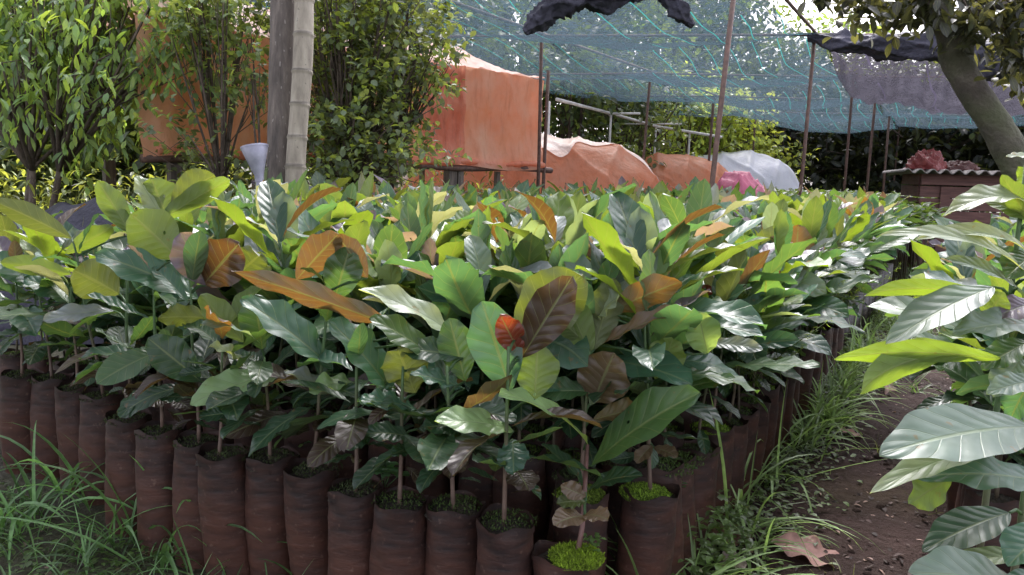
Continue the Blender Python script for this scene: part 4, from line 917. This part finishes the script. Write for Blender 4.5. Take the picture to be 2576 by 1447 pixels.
# unseen net added above the camera to shade the front of the bed
def over(i0, i1, k0, k1): pass
mb = MB(); nu, nv = 60, 50; V = []; UV = []
for b in range(nv):
    for a in range(nu):
        s = -1.6 + 6.4 * a / (nu - 1); t = -3.4 + 4.4 * b / (nv - 1)
        p = Vector((.25, 1.5, 0)) + E1 * s + E2 * t
        V.append((p.x, p.y, 2.35 - .1 * math.sin(s * 2.2) ** 2 - .08 * math.sin(t * 2.5) ** 2)); UV.append((s, t))
F = [(j * nu + a, j * nu + a + 1, (j + 1) * nu + a + 1, (j + 1) * nu + a) for j in range(nv - 1) for a in range(nu - 1)]
mb.add(V, F, UV); mb.build('shade_net', M['added_net'], label='unseen black net added overhead to shade the front of the bed', cat='shade net')

# ------------------------------------------------------------------ raised orange tent
TL = W(1357, 428, 8.5); TR = Vector((TL.x, TL.y, 0)); TD = Vector((-1.0, -1.1, 0)).normalized(); TB = Vector((-TD.y, TD.x, 0)); TB = TB if TB.y > 0 else -TB
LEN = 4.15
Z0, Z1, Z2 = 1.02, 1.92, 2.24
root = empty('raised_tent', TR, 'orange tarpaulin seed house raised on timber legs', 'tent')
def wr(s, z): return .010 * (1 - abs(math.sin(s * 5.5 + z * 2.2 + 1.5 * math.sin(z * 2 + s)))) ** 3 * 2 + .008 * (1 - abs(math.sin(s * 8.3 - z * 4.1))) ** 4 * 2 + .008 * math.sin(s * 9 + 2 * math.sin(z * 3)) + .01 * math.sin(s * 23 + z * 4) + .006 * math.sin(z * 17 + s * 5)
mb = MB()
def wall(u, v):
    s = u * LEN; z = Z0 + (Z1 - Z0) * v; z -= .03 * (1 - v) * math.sin(s * 3.1) - .02 * v * math.sin(s * 2)
    g_ = .06 * (1 - v) ** 6
    p = TD * s - TB * (wr(s, z) + g_ + .02 * math.sin(s * 2.2)); return (p.x, p.y, z)
S1 = 1.21 / LEN
mb.grid(60, 24, lambda u, v: wall(u * S1, v)); mb.build('front_sheet', M['tarp'], root)
M['tarp_dark'] = tarp_mat('streaked_orange_tarpaulin', (0.78, 0.27, 0.15), (0.36, 0.1, 0.06), (0.86, 0.42, 0.28), 0.5, 1.6)  # darker, more strongly streaked copy of the orange tarpaulin
mb = MB()
def flap(u, v):
    s = 1.15 + u * .5; x, y, z = wall(s / LEN, v); q = TB * (-.02 - .02 * (1 - abs(math.sin(s * 19 + z * 1.4))) ** 3); return (x + q.x, y + q.y, z)
mb.grid(50, 24, flap); mb.build('darker_panel', M['tarp_dark'], root, label='darker streaked strip of tarpaulin')
mb = MB()
mb.grid(110, 24, lambda u, v: wall(S1 + u * (1 - S1), v)); mb.build('front_sheet', M['tarp'], root)
mb = MB()
def endw(u, v):
    z = Z0 + (Z1 - Z0) * v; p = TB * (u * 1.2) - TD * wr(u * 1.2 + 4, z); return (p.x, p.y, z)
mb.grid(40, 24, endw); mb.build('end_sheet', M['tarp'], root)
mb = MB()
def roof(u, v):
    s = -.02 + u * (LEN + .02); f = v * 2; top_ = Z2 + .02 * math.sin(s * 2.3); hip = min(1, (s + .02) / .9)
    z = Z1 + .015 + (top_ - Z1) * (f if f < 1 else 2 - f) * (.12 + .88 * hip ** .7); y = v * 1.22 - .02
    z -= .025 * math.sin(s * 3.2) ** 2 * (1 - abs(f - 1)); p = TD * s + TB * y; return (p.x, p.y, z + wr(s, v * 3) * .8)
mb.grid(120, 20, roof); mb.build('roof_sheet', M['tarp_sunlit'], root)
mb = MB()
pts = [tuple(TD * s - TB * (.035) + Vector((0, 0, Z0 - .01 + .01 * math.sin(s * 4)))) for s in np.linspace(-.15, LEN, 30)]
mb.tube(pts, .03, 8); mb.build('rail', M['rust'], root)
mb = MB(); pts = [tuple(TD * s - TB * (.055 + .01 * math.sin(s * 6)) + Vector((0, 0, Z0 + .035 + .012 * math.sin(s * 7)))) for s in np.linspace(0, LEN - .1, 60)]
mb.tube(pts, [.028 + .008 * math.sin(k_ * 1.3) for k_ in range(60)], 8); mb.build('rolled_hem', M['tarp'], root)
for s, rd in ((.62, .03), (1.26, .06), (2.6, .05), (3.9, .05)):
    for y in (0.02, 1.15):
        mb = MB(); p = TD * s + TB * y; ax = (TD, TB, Vector((0, 0, 1))); mb.box(Vector((p.x, p.y, .49)), rd * 1.6, rd * 1.4, .98, ax); mb.build('leg', M['timber'], root, smooth=False)
mb = MB(); p = TD * 1.17; mb.box(Vector((p.x, p.y, .87)), .07, .07, .2, (TD, TB, Vector((0, 0, 1)))); mb.build('leg_block', M['timber'], root, smooth=False)
mb = MB(); p = TD * .0 + TB * -.05; mb.tube([Vector((p.x, p.y, .0)), Vector((p.x + .02, p.y, 2.02))], .018, 8); mb.build('corner_post', M['rust'], root)
# seedling tray bench beneath the tent
bc = W(1150, 476, 9.2); zb = bc.z
root = empty('brick_bench', (bc.x, bc.y, 0), 'low brick bed of tiny seedlings under the raised tent', 'seed bed')
mb = MB()
k = NM('brick'); br = k.n('ShaderNodeTexBrick', Scale=5.0, Color1=(.13, .05, .04), Color2=(.17, .075, .06), Mortar=(.12, .1, .09)); M['brick'] = k.done(k.pbr(br.outputs[0], .9))
mb.box((0, 0, (zb - .06) / 2), 1.1, .8, zb - .06, (TD, TB, Vector((0, 0, 1)))); mb.build('brick_wall', M['brick'], root, smooth=False)
mb = MB(); n = 1500; P = np.stack([*( (np.outer(r.uniform(-.53, .53, n), TD) + np.outer(r.uniform(-.38, .38, n), TB)).T )], 1); P[:, 2] = zb - .055
a = r.uniform(0, 6.28, n)
leaves(mb, P, np.stack([np.cos(a), np.sin(a), np.full(n, 1.2)], 1), (0, 0, 1), .05, .012, np.array((.1, .13, .03)) * r.uniform(.6, 1.4, (n, 1)), nu=3, nv=3); mb.build('seedlings', M['small_leaf'], root)

# tunnels
def tunnel(name, c, dirv, length, width, height, mat, label, ripple=.03, seed=1, top=None, hoops=0, flat=.62):
    rs = np.random.default_rng(seed); ph = rs.uniform(0, 6.28, 8); dirv = dirv.normalized(); side = Vector((-dirv.y, dirv.x, 0))
    root = empty(name, (c.x, c.y, 0), label, 'tunnel'); mb = MB()
    def fn(u, v, off=0.0):
        s = (u - .5) * length; e = max(0, 1 - abs(2 * u - 1) ** 5) ** .5; an = math.pi * v
        hgt = height * e * (1 + .04 * math.sin(s * 2 + ph[0])); wd = width / 2 * (.55 + .45 * e)
        x = math.cos(an); y = math.sin(an) ** flat
        rp = ripple * .6 * (math.sin(s * 4 + 3 * math.sin(an * 2 + ph[1]) + ph[2]) * .5 + math.sin(an * 9 + s * 3 + ph[3]) * .5 + .25 * math.sin(s * 13 + an * 6 + ph[4]))
        rp += ripple * .9 * ((1 - abs(math.sin(s * 5 + 2.6 * an + ph[6]))) ** 4 + (1 - abs(math.sin(s * 3.3 - 3.1 * an + ph[7]))) ** 5)
        p = dirv * s + side * (x * (wd + rp + off)); return (p.x, p.y, max(0, y * (hgt + rp) + off))
    mb.grid(150, 70, fn); mb.build('cover', M[mat], root)
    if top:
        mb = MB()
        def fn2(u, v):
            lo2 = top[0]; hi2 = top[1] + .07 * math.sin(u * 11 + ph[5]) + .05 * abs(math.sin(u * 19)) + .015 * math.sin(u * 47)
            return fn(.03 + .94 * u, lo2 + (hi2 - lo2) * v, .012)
        mb.grid(150, 34, fn2); mb.build('glare_top', M['glare_sheet'], root)  # paler shell carries the sun glare of the top as colour
    return root
e2d = Vector((.62, .78, 0))
c = W(1330, 500, 10.6); tunnel('tunnel_tent', Vector((c.x, c.y, 0)), Vector((1, .28, 0)), 3.7, 1.9, 1.46, 'tarp_deep', 'low orange plastic tunnel with painted sun glare on top behind the raised tent', .04, 1, top=(.2, .65))
c = W(1700, 480, 13.6); tunnel('tunnel_tent', Vector((c.x, c.y, 0)), Vector((1, .5, 0)), 2.2, 1.5, 1.27, 'tarp_deep', 'smaller orange tunnel behind the grassy clump', .03, 2)
c = W(1830, 470, 16.0); tunnel('tunnel_tent', Vector((c.x, c.y, 0)), Vector((1, .3, 0)), 3.0, 1.8, 1.42, 'white_sheet', 'white plastic tunnel at the far side of the net', .04, 3)
# pink sheet pile
c = W(1868, 500, 7.9)
mb = MB()
def pk(u, v):
    x = (u - .5) * .62; y = (v - .5) * .5; rr = max(0, 1 - (x / .31) ** 2 - (y / .25) ** 2)
    z = (c.z - .02) * (rr > -1) * min(1, rr * 3) + .26 * rr ** .8 * (1 - u * .9 + .35) + .035 * (1 - abs(math.sin(x * 17 + 2 * math.sin(y * 9)))) ** 2 + .03 * (1 - abs(math.sin(y * 15 - x * 11 + 1))) ** 2 + .015 * (1 - abs(math.sin(x * 37 + y * 29)))
    return (x, y, max(0, z))
mb.grid(60, 50, pk); o = mb.build('plastic_sheet', M['pink_sheet'], label='crumpled pink plastic sheet heaped at the back of the bed', cat='sheet'); o.location = (c.x, c.y, 0)
# white pipe frame
root = empty('pipe_frame', tuple(Vector((W(1540, 300, 12).x, W(1540, 300, 12).y, 0))), 'white pipe frame standing behind the low orange tunnel', 'frame'); L0 = root.location
pA, pB, pC, pD = W(1400, 250, 11.2), W(1537, 286, 12.4), W(1650, 318, 13.6), W(1815, 345, 15)
mb = MB(); mb.tube([p - L0 for p in (pA, pB, pC, pD)], .024, 8); mb.build('rail', M['white_pipe'], root)
mb = MB(); mb.tube([pB - L0, W(1610, 286, 12.6) - L0], .018, 8); mb.build('cross_bar', M['white_pipe'], root)
mb = MB(); mb.tube([W(1560, 312, 13.6) - L0, W(1715, 312, 13.6) - L0], .014, 8); mb.build('cross_bar', M['white_pipe'], root)
for p in (W(1382, 255, 11.2), pB, pC, W(1735, 335, 14.4)):
    mb = MB(); mb.tube([p - L0, Vector((p.x, p.y, 0)) - L0], .018, 8); mb.build('leg', M['white_pipe'], root)
# grassy clump behind the bed
for (px, d, wd, hh, lab) in [(1690, 7.6, .42, .34, 'bushy clump of narrow leaved pale seedlings behind the bed'), (1610, 7.4, .25, .26, 'smaller tuft of narrow leaved seedlings left of the bushy clump')]:
    c = W(px, 520, d); mb = MB(); n = 1500; P = np.stack([r.normal(0, wd * .5, n), r.normal(0, .2, n), r.uniform(.55, .8, n) * c.z], 1)
    a = r.uniform(0, 6.28, n); e = r.uniform(.1, 1.4, n)
    P[:, 2] += .5 * hh * np.exp(-(P[:, 0] / wd) ** 2) * r.uniform(0, 1, n)
    leaves(mb, P, np.stack([np.cos(a) * np.cos(e), np.sin(a) * np.cos(e), np.sin(e)], 1), (0, 0, 1), r.uniform(.08, .2, n), .011, np.array((.1, .15, .04)) * r.uniform(.5, 1.8, (n, 1)), 1.0, .3, nu=3, nv=5, a=.5, b=.9)
    for q in P[::12]: mb.tube([(q[0], q[1], 0), tuple(q)], .004, 4, (.12, .08, .03))
    o = mb.build('seedling_clump', M['small_leaf'], label=lab, cat='plants'); o.location = (c.x, c.y, 0)

# ------------------------------------------------------------------ the hut on the right
c = Gz(2330, 640, 0.0)
HD = 9.3; hL = W(2312, 500, HD); root = empty('wooden_hut', (hL.x, hL.y, 0), 'small brown plank hut with a corrugated roof right of the seedling field', 'hut')
hx = Vector((.97, -.25, 0)); hy = Vector((.25, .97, 0)); zr = W(2312, 436, HD).z
k = NM('brown_planks'); tc = k.n('ShaderNodeTexCoord').outputs['Object']; sp = k.n('ShaderNodeSeparateXYZ', i0=tc); mp = k.n('ShaderNodeMapping', Vector=tc, Scale=(.15, .15, 1)).outputs[0]
nn = k.noise(40, 5, mp); c_ = k.ramp(nn, [(.3, (.075, .035, .03)), (.7, (.15, .075, .062))]); M['plank'] = k.done(k.pbr(c_, .8, k.bump(nn, .5, .01)))
nb = 8; hgt = zr / nb
mb = MB()
for q in range(nb): mb.box(hx * .75 + Vector((0, 0, hgt * (q + .5))) - hy * (.003 * (q % 2)), 1.5, .03, hgt - .012, (hx, hy, Vector((0, 0, 1))))
mb.build('front_wall', M['plank'], root, smooth=False)
mb = MB()
for q in range(nb): mb.box(hy * .5 + Vector((0, 0, hgt * (q + .5))), .03, .94, hgt - .012, (hx, hy, Vector((0, 0, 1))))
mb.build('side_wall', M['plank'], root, smooth=False)
mb = MB(); mb.box(hx * .26 - hy * .035 + Vector((0, 0, zr * .46)), .1, .02, zr * .82, (hx, hy, Vector((0, 0, 1)))); mb.build('batten', M['plank'], root, smooth=False)
mb = MB(); mb.box(hx * .75 - hy * .04 + Vector((0, 0, zr * .9)), 1.5, .02, .03, (hx, hy, Vector((0, 0, 1)))); mb.build('batten', M['plank'], root, smooth=False)
M['roofing'] = simple('corrugated_roofing', (.17, .16, .15), (.32, .3, .28), 7, .8, .5, .01)
mb = MB()
def cr(u, v, o_=0):
    p = hx * (-.22 + u * 2.1) + hy * (-.22 + v * 1.4); return (p.x, p.y, zr + .03 + .022 * math.sin(u * 2.1 / .13 * 6.28) - .02 * v + o_)
mb.grid(180, 4, cr); mb.grid(180, 4, lambda u, v: cr(u, v, -.012)); mb.grid(180, 2, lambda u, v: cr(u, 0, -.012 * v)); mb.build('roof', M['roofing'], root)
# red cloth
for (px, py, wd, hh, mat, lab) in [(2345, 408, .24, .2, 'red_cloth', 'crumpled red cloth bundle on the hut roof'), (2430, 412, .22, .1, 'brown_rag', 'dark brown rag lying beside the red bundle on the hut roof')]:
    c = W(px, 428, HD - .05); mb = MB(); ph = r.uniform(0, 6.28, 6)
    def bl(u, v, wd=wd, hh=hh, ph=ph):
        a = u * 6.2832; b = v * math.pi / 2; q = .88 + .1 * math.sin(2 * a + ph[0] + 3 * b) + .2 * (1 - abs(math.sin(2.5 * a + 3 * b + ph[1]))) ** 2 + .16 * (1 - abs(math.sin(4.5 * a - 4 * b + ph[2]))) ** 3 + .03 * math.sin(11 * a + 9 * b)
        return (wd * q * math.cos(b) * math.cos(a), wd * .8 * q * math.cos(b) * math.sin(a), hh * q * math.sin(b) + .012 * math.sin(a * 9 + b * 14))
    mb.grid(60, 24, bl); o = mb.build('cloth_bundle', M[mat], label=lab, cat='cloth'); o.location = (c.x, c.y + .15, zr + .04)

# ------------------------------------------------------------------ trees and shrubs
def shrub(name, base, clumps, label, cat, L, wd, tone, n_per, trunks, r, droop=.3, spread=1.0, mat='small_leaf', trunk_r=.02, tonevar=.5, nu=3, nv=4, light=None, pend=False, aw=(.7, .6)):
    """clumps: list of (Vector centre, radius); limbs run from the base to the clumps"""
    root = empty(name, base, label, cat); mb = MB(); tb = MB()
    forks = []
    for t_ in range(trunks):
        a = r.uniform(0, 6.28); cm = sum((c[0] for c in clumps), Vector()) / len(clumps)
        f = base.lerp(cm, .45) + Vector((math.cos(a), math.sin(a), 0)) * (.12 * (cm - base).length if trunks > 1 else 0)
        tb.tube([Vector(), (f - base) * .5 + Vector((r.normal(0, .03), r.normal(0, .03), 0)), f - base], [trunk_r, trunk_r * .85, trunk_r * .7], 8); forks.append(f)
    for c_, rad in clumps:
        f = min(forks, key=lambda q: (q - c_).length); mid_ = f.lerp(c_, .5) + Vector(r.normal(0, .08, 3)) * rad
        tb.tube([f - base, mid_ - base, c_ - base, c_ - base + Vector(r.normal(0, .5, 3)) * rad], [trunk_r * .6, trunk_r * .4, trunk_r * .22, trunk_r * .1], 6)
        for q in range(3):
            e_ = c_ + Vector(r.normal(0, .6, 3)) * rad; tb.tube([mid_ - base, (mid_.lerp(e_, .5) - base) + Vector(r.normal(0, .1, 3)) * rad, e_ - base], [trunk_r * .25, trunk_r * .16, trunk_r * .07], 5)
        ntw = max(3, n_per // 9)                       # twigs, each with a run of leaves
        S0 = r.normal(0, .62, (ntw, 3)) * rad; S0 *= np.minimum(1, 1.15 * rad / np.maximum(np.linalg.norm(S0, axis=1, keepdims=True), 1e-6))
        TDr = nrm(S0 + r.normal(0, .5, S0.shape) * rad + np.array((0, 0, .35 if not pend else -.9)) * rad)
        cs = r.uniform(.55, 1.45)
        for q in range(9):
            B = np.array(c_ - base) + S0 + TDr * (L * .42 * q * spread)
            a = q * 2.4 + r.uniform(0, 6.28, ntw)
            pr = nrm(np.cross(TDr, np.array((.3, .2, 1.0)))); pr2 = np.cross(TDr, pr)
            D = nrm(TDr * .7 + pr * np.cos(a)[:, None] + pr2 * np.sin(a)[:, None] + np.array((0, 0, -droop)))
            tn = np.array(tone) * (cs * r.uniform(1 - tonevar, 1 + tonevar, (ntw, 1)))
            if light is not None:
                hi = r.random(ntw) < light[1]; tn[hi] = np.array(light[0]) * r.uniform(.7, 1.3, (hi.sum(), 1))
            leaves(mb, B, D, np.array((0, 0, 1.0)) + r.normal(0, .35, (ntw, 3)), L * r.uniform(.6, 1.2, ntw), wd * r.uniform(.7, 1.2, ntw), tn, .5, .3, 0, nu=nu, nv=nv, a=aw[0], b=aw[1])
    tb.build('trunk', M['bark'], root); mb.build('crown', M[mat], root); return root
r = np.random.default_rng(21)
def px_clumps(poly, d0, d1, rad, r): return [(W(px + r.normal(0, 8), py + r.normal(0, 8), r.uniform(d0, d1)), rad * r.uniform(.8, 1.2)) for px, py in poly]
# drooping leafy tree, upper left
pts = [(x, y) for x in range(-140, 400, 75) for y in range(-120, 215, 70) if not (x > 330 and y > 130) and not (x > 250 and y > 240)] + [(430, 60), (430, 110), (390, 170), (170, 270), (250, 260)]
pts = [p for p in pts if not (p[0] > 340 and p[1] > 150)]
b = W(60, 520, 5.6); shrub('drooping_tree', Vector((b.x, b.y, 0)), px_clumps(pts, 5.0, 6.2, .24, r), 'leafy tree with long drooping green leaves filling the upper left', 'tree', .095, .017, (.11, .2, .08), 170, 3, r, droop=.55, light=((.2, .32, .09), .35), pend=True, trunk_r=.03)
# open branched shrub
pts = [(x, y) for x in range(440, 680, 60) for y in range(-100, 150, 60) if not (x < 500 and y > 100)] + [(480, 350), (520, 400), (600, 230), (480, 420), (560, 430), (650, 190)]
b = W(690, 560, 5.3); shrub('open_shrub', Vector((b.x, b.y, 0)), px_clumps(pts, 4.9, 5.5, .16, r), 'open shrub with bare brown branches spreading before the orange tarpaulin', 'shrub', .06, .02, (.13, .19, .09), 95, 3, r, droop=.15, light=((.2, .28, .12), .3), trunk_r=.016)
# dense shrub
pts = [(x, y) for x in range(790, 1010, 50) for y in range(-100, 480, 55)] + [(1040, 20), (1060, 90), (1080, 140), (1040, 180), (1000, 230), (1030, -40), (1070, 40), (960, 350), (940, 440), (1000, 260), (1080, 110)]
b = W(900, 560, 5.9); shrub('dense_shrub', Vector((b.x, b.y, 0)), px_clumps(pts, 5.2, 6.3, .2, r), 'dense small leaved shrub right of the posts with brighter outer sprays', 'shrub', .06, .02, (.13, .18, .11), 165, 5, r, droop=.1, light=((.22, .32, .1), .3), trunk_r=.03)
# low weeds around the feet of the shrubs
mb = MB(); n = 9000; x = r.uniform(-7.5, -.1, n); y = r.uniform(4.9, 9.5, n); ht = .62 + .34 * (np.sin(x * 2.1) * np.cos(y * 1.7) * .5 + .5) + np.clip(y - 6, 0, 3) * .12; k1 = x < -1.3 + 0 * y
z = r.uniform(0.1, 1, n) * ht
P = np.stack([x, y, z], 1); ok = ((x < -.9) | (y > 6.2)) & (y > 5.0); P = P[ok]; n = len(P)
P = P[(np.abs(P[:, 0]) / P[:, 1]) < 1.0]; n = len(P); a = r.uniform(0, 6.28, n); e = r.uniform(-.2, 1.3, n)
leaves(mb, P, np.stack([np.cos(a) * np.cos(e), np.sin(a) * np.cos(e), np.sin(e)], 1), (0, 0, 1), r.uniform(.05, .16, n), r.uniform(.006, .02, n), np.array((.2, .26, .09)) * r.uniform(.4, 1.6, (n, 1)), .8, .3, nu=3, nv=4)
Pg = np.stack([r.uniform(-6, -.6, 5000), r.uniform(4.6, 9, 5000), np.zeros(5000)], 1)
mb2 = MB(); blades(mb, Pg, r.uniform(.3, .85, 5000), .004, np.array((.13, .17, .05)) * r.uniform(.5, 1.6, (5000, 1)), r, .9, 1.35)
mb.build('undergrowth', M['small_leaf'], kind='stuff', label='tangled weeds and tall grass behind the left of the bed', cat='weeds')
# trees behind
def tree(name, x, y, h, crown_r, label, tone, r, n=26, L=.2, wd=.05, trunk_r=.12, light=None, low=.25, n_per=110, cat='tree', droop=.3):
    cl = []
    for q in range(n):
        a = r.uniform(0, 6.28); f = r.uniform(low, 1); rr = crown_r * math.sqrt(r.uniform(0, 1)) * math.sin(min(1, (1.12 - f) * 1.6 + .25) * 1.57)
        cl.append((Vector((x + rr * math.cos(a), y + rr * math.sin(a), h * f)), crown_r * .3 * r.uniform(.7, 1.2)))
    return shrub(name, Vector((x, y, 0)), cl, label, cat, L, wd, tone, n_per, 1, r, droop=droop, trunk_r=trunk_r, light=light, tonevar=.45)
r = np.random.default_rng(44)
back = [(-11, 12, 6, 3.2, 'tall green tree far left behind the drooping tree'), (-6.5, 13, 6, 3, 'tree behind the gap between drooping tree and shrub'), (-3.2, 14.5, 7, 3, 'tall tree behind the open shrub'), (-.3, 17, 7.2, 3.2, 'tall dark tree behind the raised tent'),
        (3.0, 22, 7.6, 3.2, 'tree behind the middle of the green net'), (-9.2, 9.2, 4, 2.2, 'smaller tree low behind the netting heap'), (5.6, 25, 7.2, 2.2, 'tree with bright sky gaps behind the front net post'),
        (9.6, 25, 5.0, 2.2, 'rounded tree beyond the net corner'), (13, 25, 4.6, 2.8, 'lower tree beyond the silver cloth'), (17, 25, 5.2, 3.2, 'tree far right beyond the leaning trunk'), (9.5, 20.5, 3.4, 2.2, 'dark low tree at the far end of the seedling field'),
        (12.2, 19, 3.2, 2.0, 'dark bushy tree behind the hut'), (6.5, 20.5, 3.2, 2.0, 'dark low tree behind the white tunnel'), (15.5, 19, 3.6, 2.2, 'dark low tree right of the hut')]
for q, (x, y, h, cr_, lab) in enumerate(back):
    dark = y < 21 and x > 5  # shade under the far net is put into these trees' leaf tone
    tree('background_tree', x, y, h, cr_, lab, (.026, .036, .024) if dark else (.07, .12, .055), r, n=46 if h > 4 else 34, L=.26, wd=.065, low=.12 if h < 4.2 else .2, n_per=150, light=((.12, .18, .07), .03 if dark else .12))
back2 = [(-7.5, 10.5, 2.4, 1.5, 'weedy bush far left behind the netting heap'), (-5.6, 9.6, 2.0, 1.2, 'low bush under the drooping tree'), (-4.0, 9.8, 1.8, 1.0, 'small bush left of the orange tarpaulin end'), (-9.5, 13, 3.2, 2.2, 'bush filling the gap far left under the tree crowns'), (-2, 13, 3, 2, 'bush behind the left end of the raised tent'), (8, 27, 5.5, 4, 'broad tree mass at the far end behind the net'), (20, 24, 5, 3.5, 'spreading bush far right behind the hut')]
for x, y, h, cr_, lab in back2: tree('background_bush', x, y, h, cr_, lab, (.07, .11, .045), r, n=26, L=.2, wd=.05, trunk_r=.05, low=.1, n_per=120, cat='bush')
hedge = [(.9, 13.2, 2.75, 1.1, 'broad leaved dark bush just right of the raised tent', (.08, .13, .06)), (1.9, 14.6, 2.7, 1.2, 'bush behind the white pipe frame', (.11, .17, .08)), (3.3, 16.5, 2.5, 1.2, 'light green bush above the orange tunnels', (.24, .34, .11)), (4.2, 17.5, 2.4, 1.1, 'pale yellow green bush left of the nearest net post', (.32, .42, .13)), (5.0, 18.4, 2.1, 1.0, 'yellow green bush above the white tunnel', (.3, .38, .13))]
for x, y, h, cr_, lab, tone in hedge: tree('background_bush', x, y, h, cr_, lab, tone, r, n=22, L=.15, wd=.042, trunk_r=.05, low=.15, n_per=110, cat='bush')

# leaning tree on the right
root_p = extend(W(2560, 420, 4.2), W(2640, 540, 4.2))[0]
d = 4.2; spine = [root_p, W(2625, 520, d), W(2560, 415, d), W(2505, 315, d), W(2445, 225, d), W(2405, 150, d), W(2385, 80, d), W(2340, 5, d), W(2270, -110, d)]
base = Vector((spine[0].x, spine[0].y, 0)); root = empty('leaning_tree', base, 'leaning grey brown tree with dark overhanging leaves at the upper right', 'tree')
mb = MB(); P = []; RR = []; rad = [.1, .092, .084, .077, .072, .076, .062, .055, .045]
for i in range(len(spine) - 1):
    for q in range(6):
        f = q / 6; p_ = [spine[max(0, min(len(spine) - 1, i + z_))] for z_ in (-1, 0, 1, 2)]
        P.append(.5 * ((2 * p_[1]) + (-p_[0] + p_[2]) * f + (2 * p_[0] - 5 * p_[1] + 4 * p_[2] - p_[3]) * f * f + (-p_[0] + 3 * p_[1] - 3 * p_[2] + p_[3]) * f ** 3) - base)
        RR.append((rad[i] * (1 - f) + rad[i + 1] * f) * (1 + .03 * math.sin(i * 5 + q * 1.3)))
mb.tube(P, RR, 18)
k = NM('mossy_bark'); nn = k.noise(9, 7, rough=.7); n4 = k.noise(3.5, 3); c_ = k.ramp(nn, [(.3, (.035, .028, .024)), (.55, (.075, .063, .05)), (.75, (.14, .125, .1))]); c_ = k.mix(k.ramp(n4, [(.45, (0, 0, 0)), (.65, (.6, .6, .6))]), c_, (.07, .085, .035))
M['mossy_bark'] = k.done(k.pbr(c_, .9, k.bump(k.noise(30, 6), .9, .02)))
mb.build('trunk', M['mossy_bark'], root)
def limb(pp, rr):
    mb = MB(); mb.tube([p - base for p in pp], rr, 10); mb.build('branch', M['mossy_bark'], root)
limb([W(2412, 160, d), W(2425, 60, d), W(2450, -20, d), W(2480, -120, d)], [.07, .055, .045, .03])
limb([W(2370, 50, d), W(2290, 10, d + .1), W(2180, -25, d + .2)], [.05, .035, .02])
limb([W(2445, -20, d), W(2530, 20, d - .1), W(2640, 60, d - .2)], [.045, .035, .025])
mb = MB(); st_ = W(2415, 228, d) - base; mb.tube([W(2440, 228, d) - base, st_, st_ + Vector((-.02, 0, .03))], [.03, .022, .012], 8); mb.build('branch_stub', M['mossy_bark'], root)
cl = px_clumps([(2080, -60), (2140, -50), (2180, 5), (2230, 20), (2270, 10), (2150, -60), (2330, -40), (2380, -60), (2450, 60), (2480, 40), (2540, 100), (2560, 50), (2590, 130), (2500, -30), (2350, 20), (2240, -30), (2590, 190), (2430, 10), (2560, 10), (2610, 60), (2400, -90)], 3.8, 4.6, .11, r)
mb = MB(); tb = MB()
for c_, rad_ in cl:
    m_ = 95; Pp = np.array(c_ - base) + r.normal(0, .62, (m_, 3)) * rad_; a = r.uniform(0, 6.28, m_); e = r.uniform(-1.1, .3, m_)
    leaves(mb, Pp, np.stack([np.cos(a) * np.cos(e), np.sin(a) * np.cos(e), np.sin(e)], 1), (0, 0, 1) + r.normal(0, .3, (m_, 3)), r.uniform(.05, .1, m_), r.uniform(.014, .024, m_), np.array((.035, .04, .03)) * r.uniform(.5, 1.5, (m_, 1)), .5, .3, nu=3, nv=5)
    q = W(2380, -60, d).lerp(c_, .35); tb.tube([W(2390, -40, d) - base, q - base + Vector((0, 0, .03)), c_ - base], [.012, .008, .003], 5)
tb.build('twigs', M['bark'], root); mb.build('crown', M['small_leaf'], root)
print('spots', len(spots), 'individuals', len(ind))
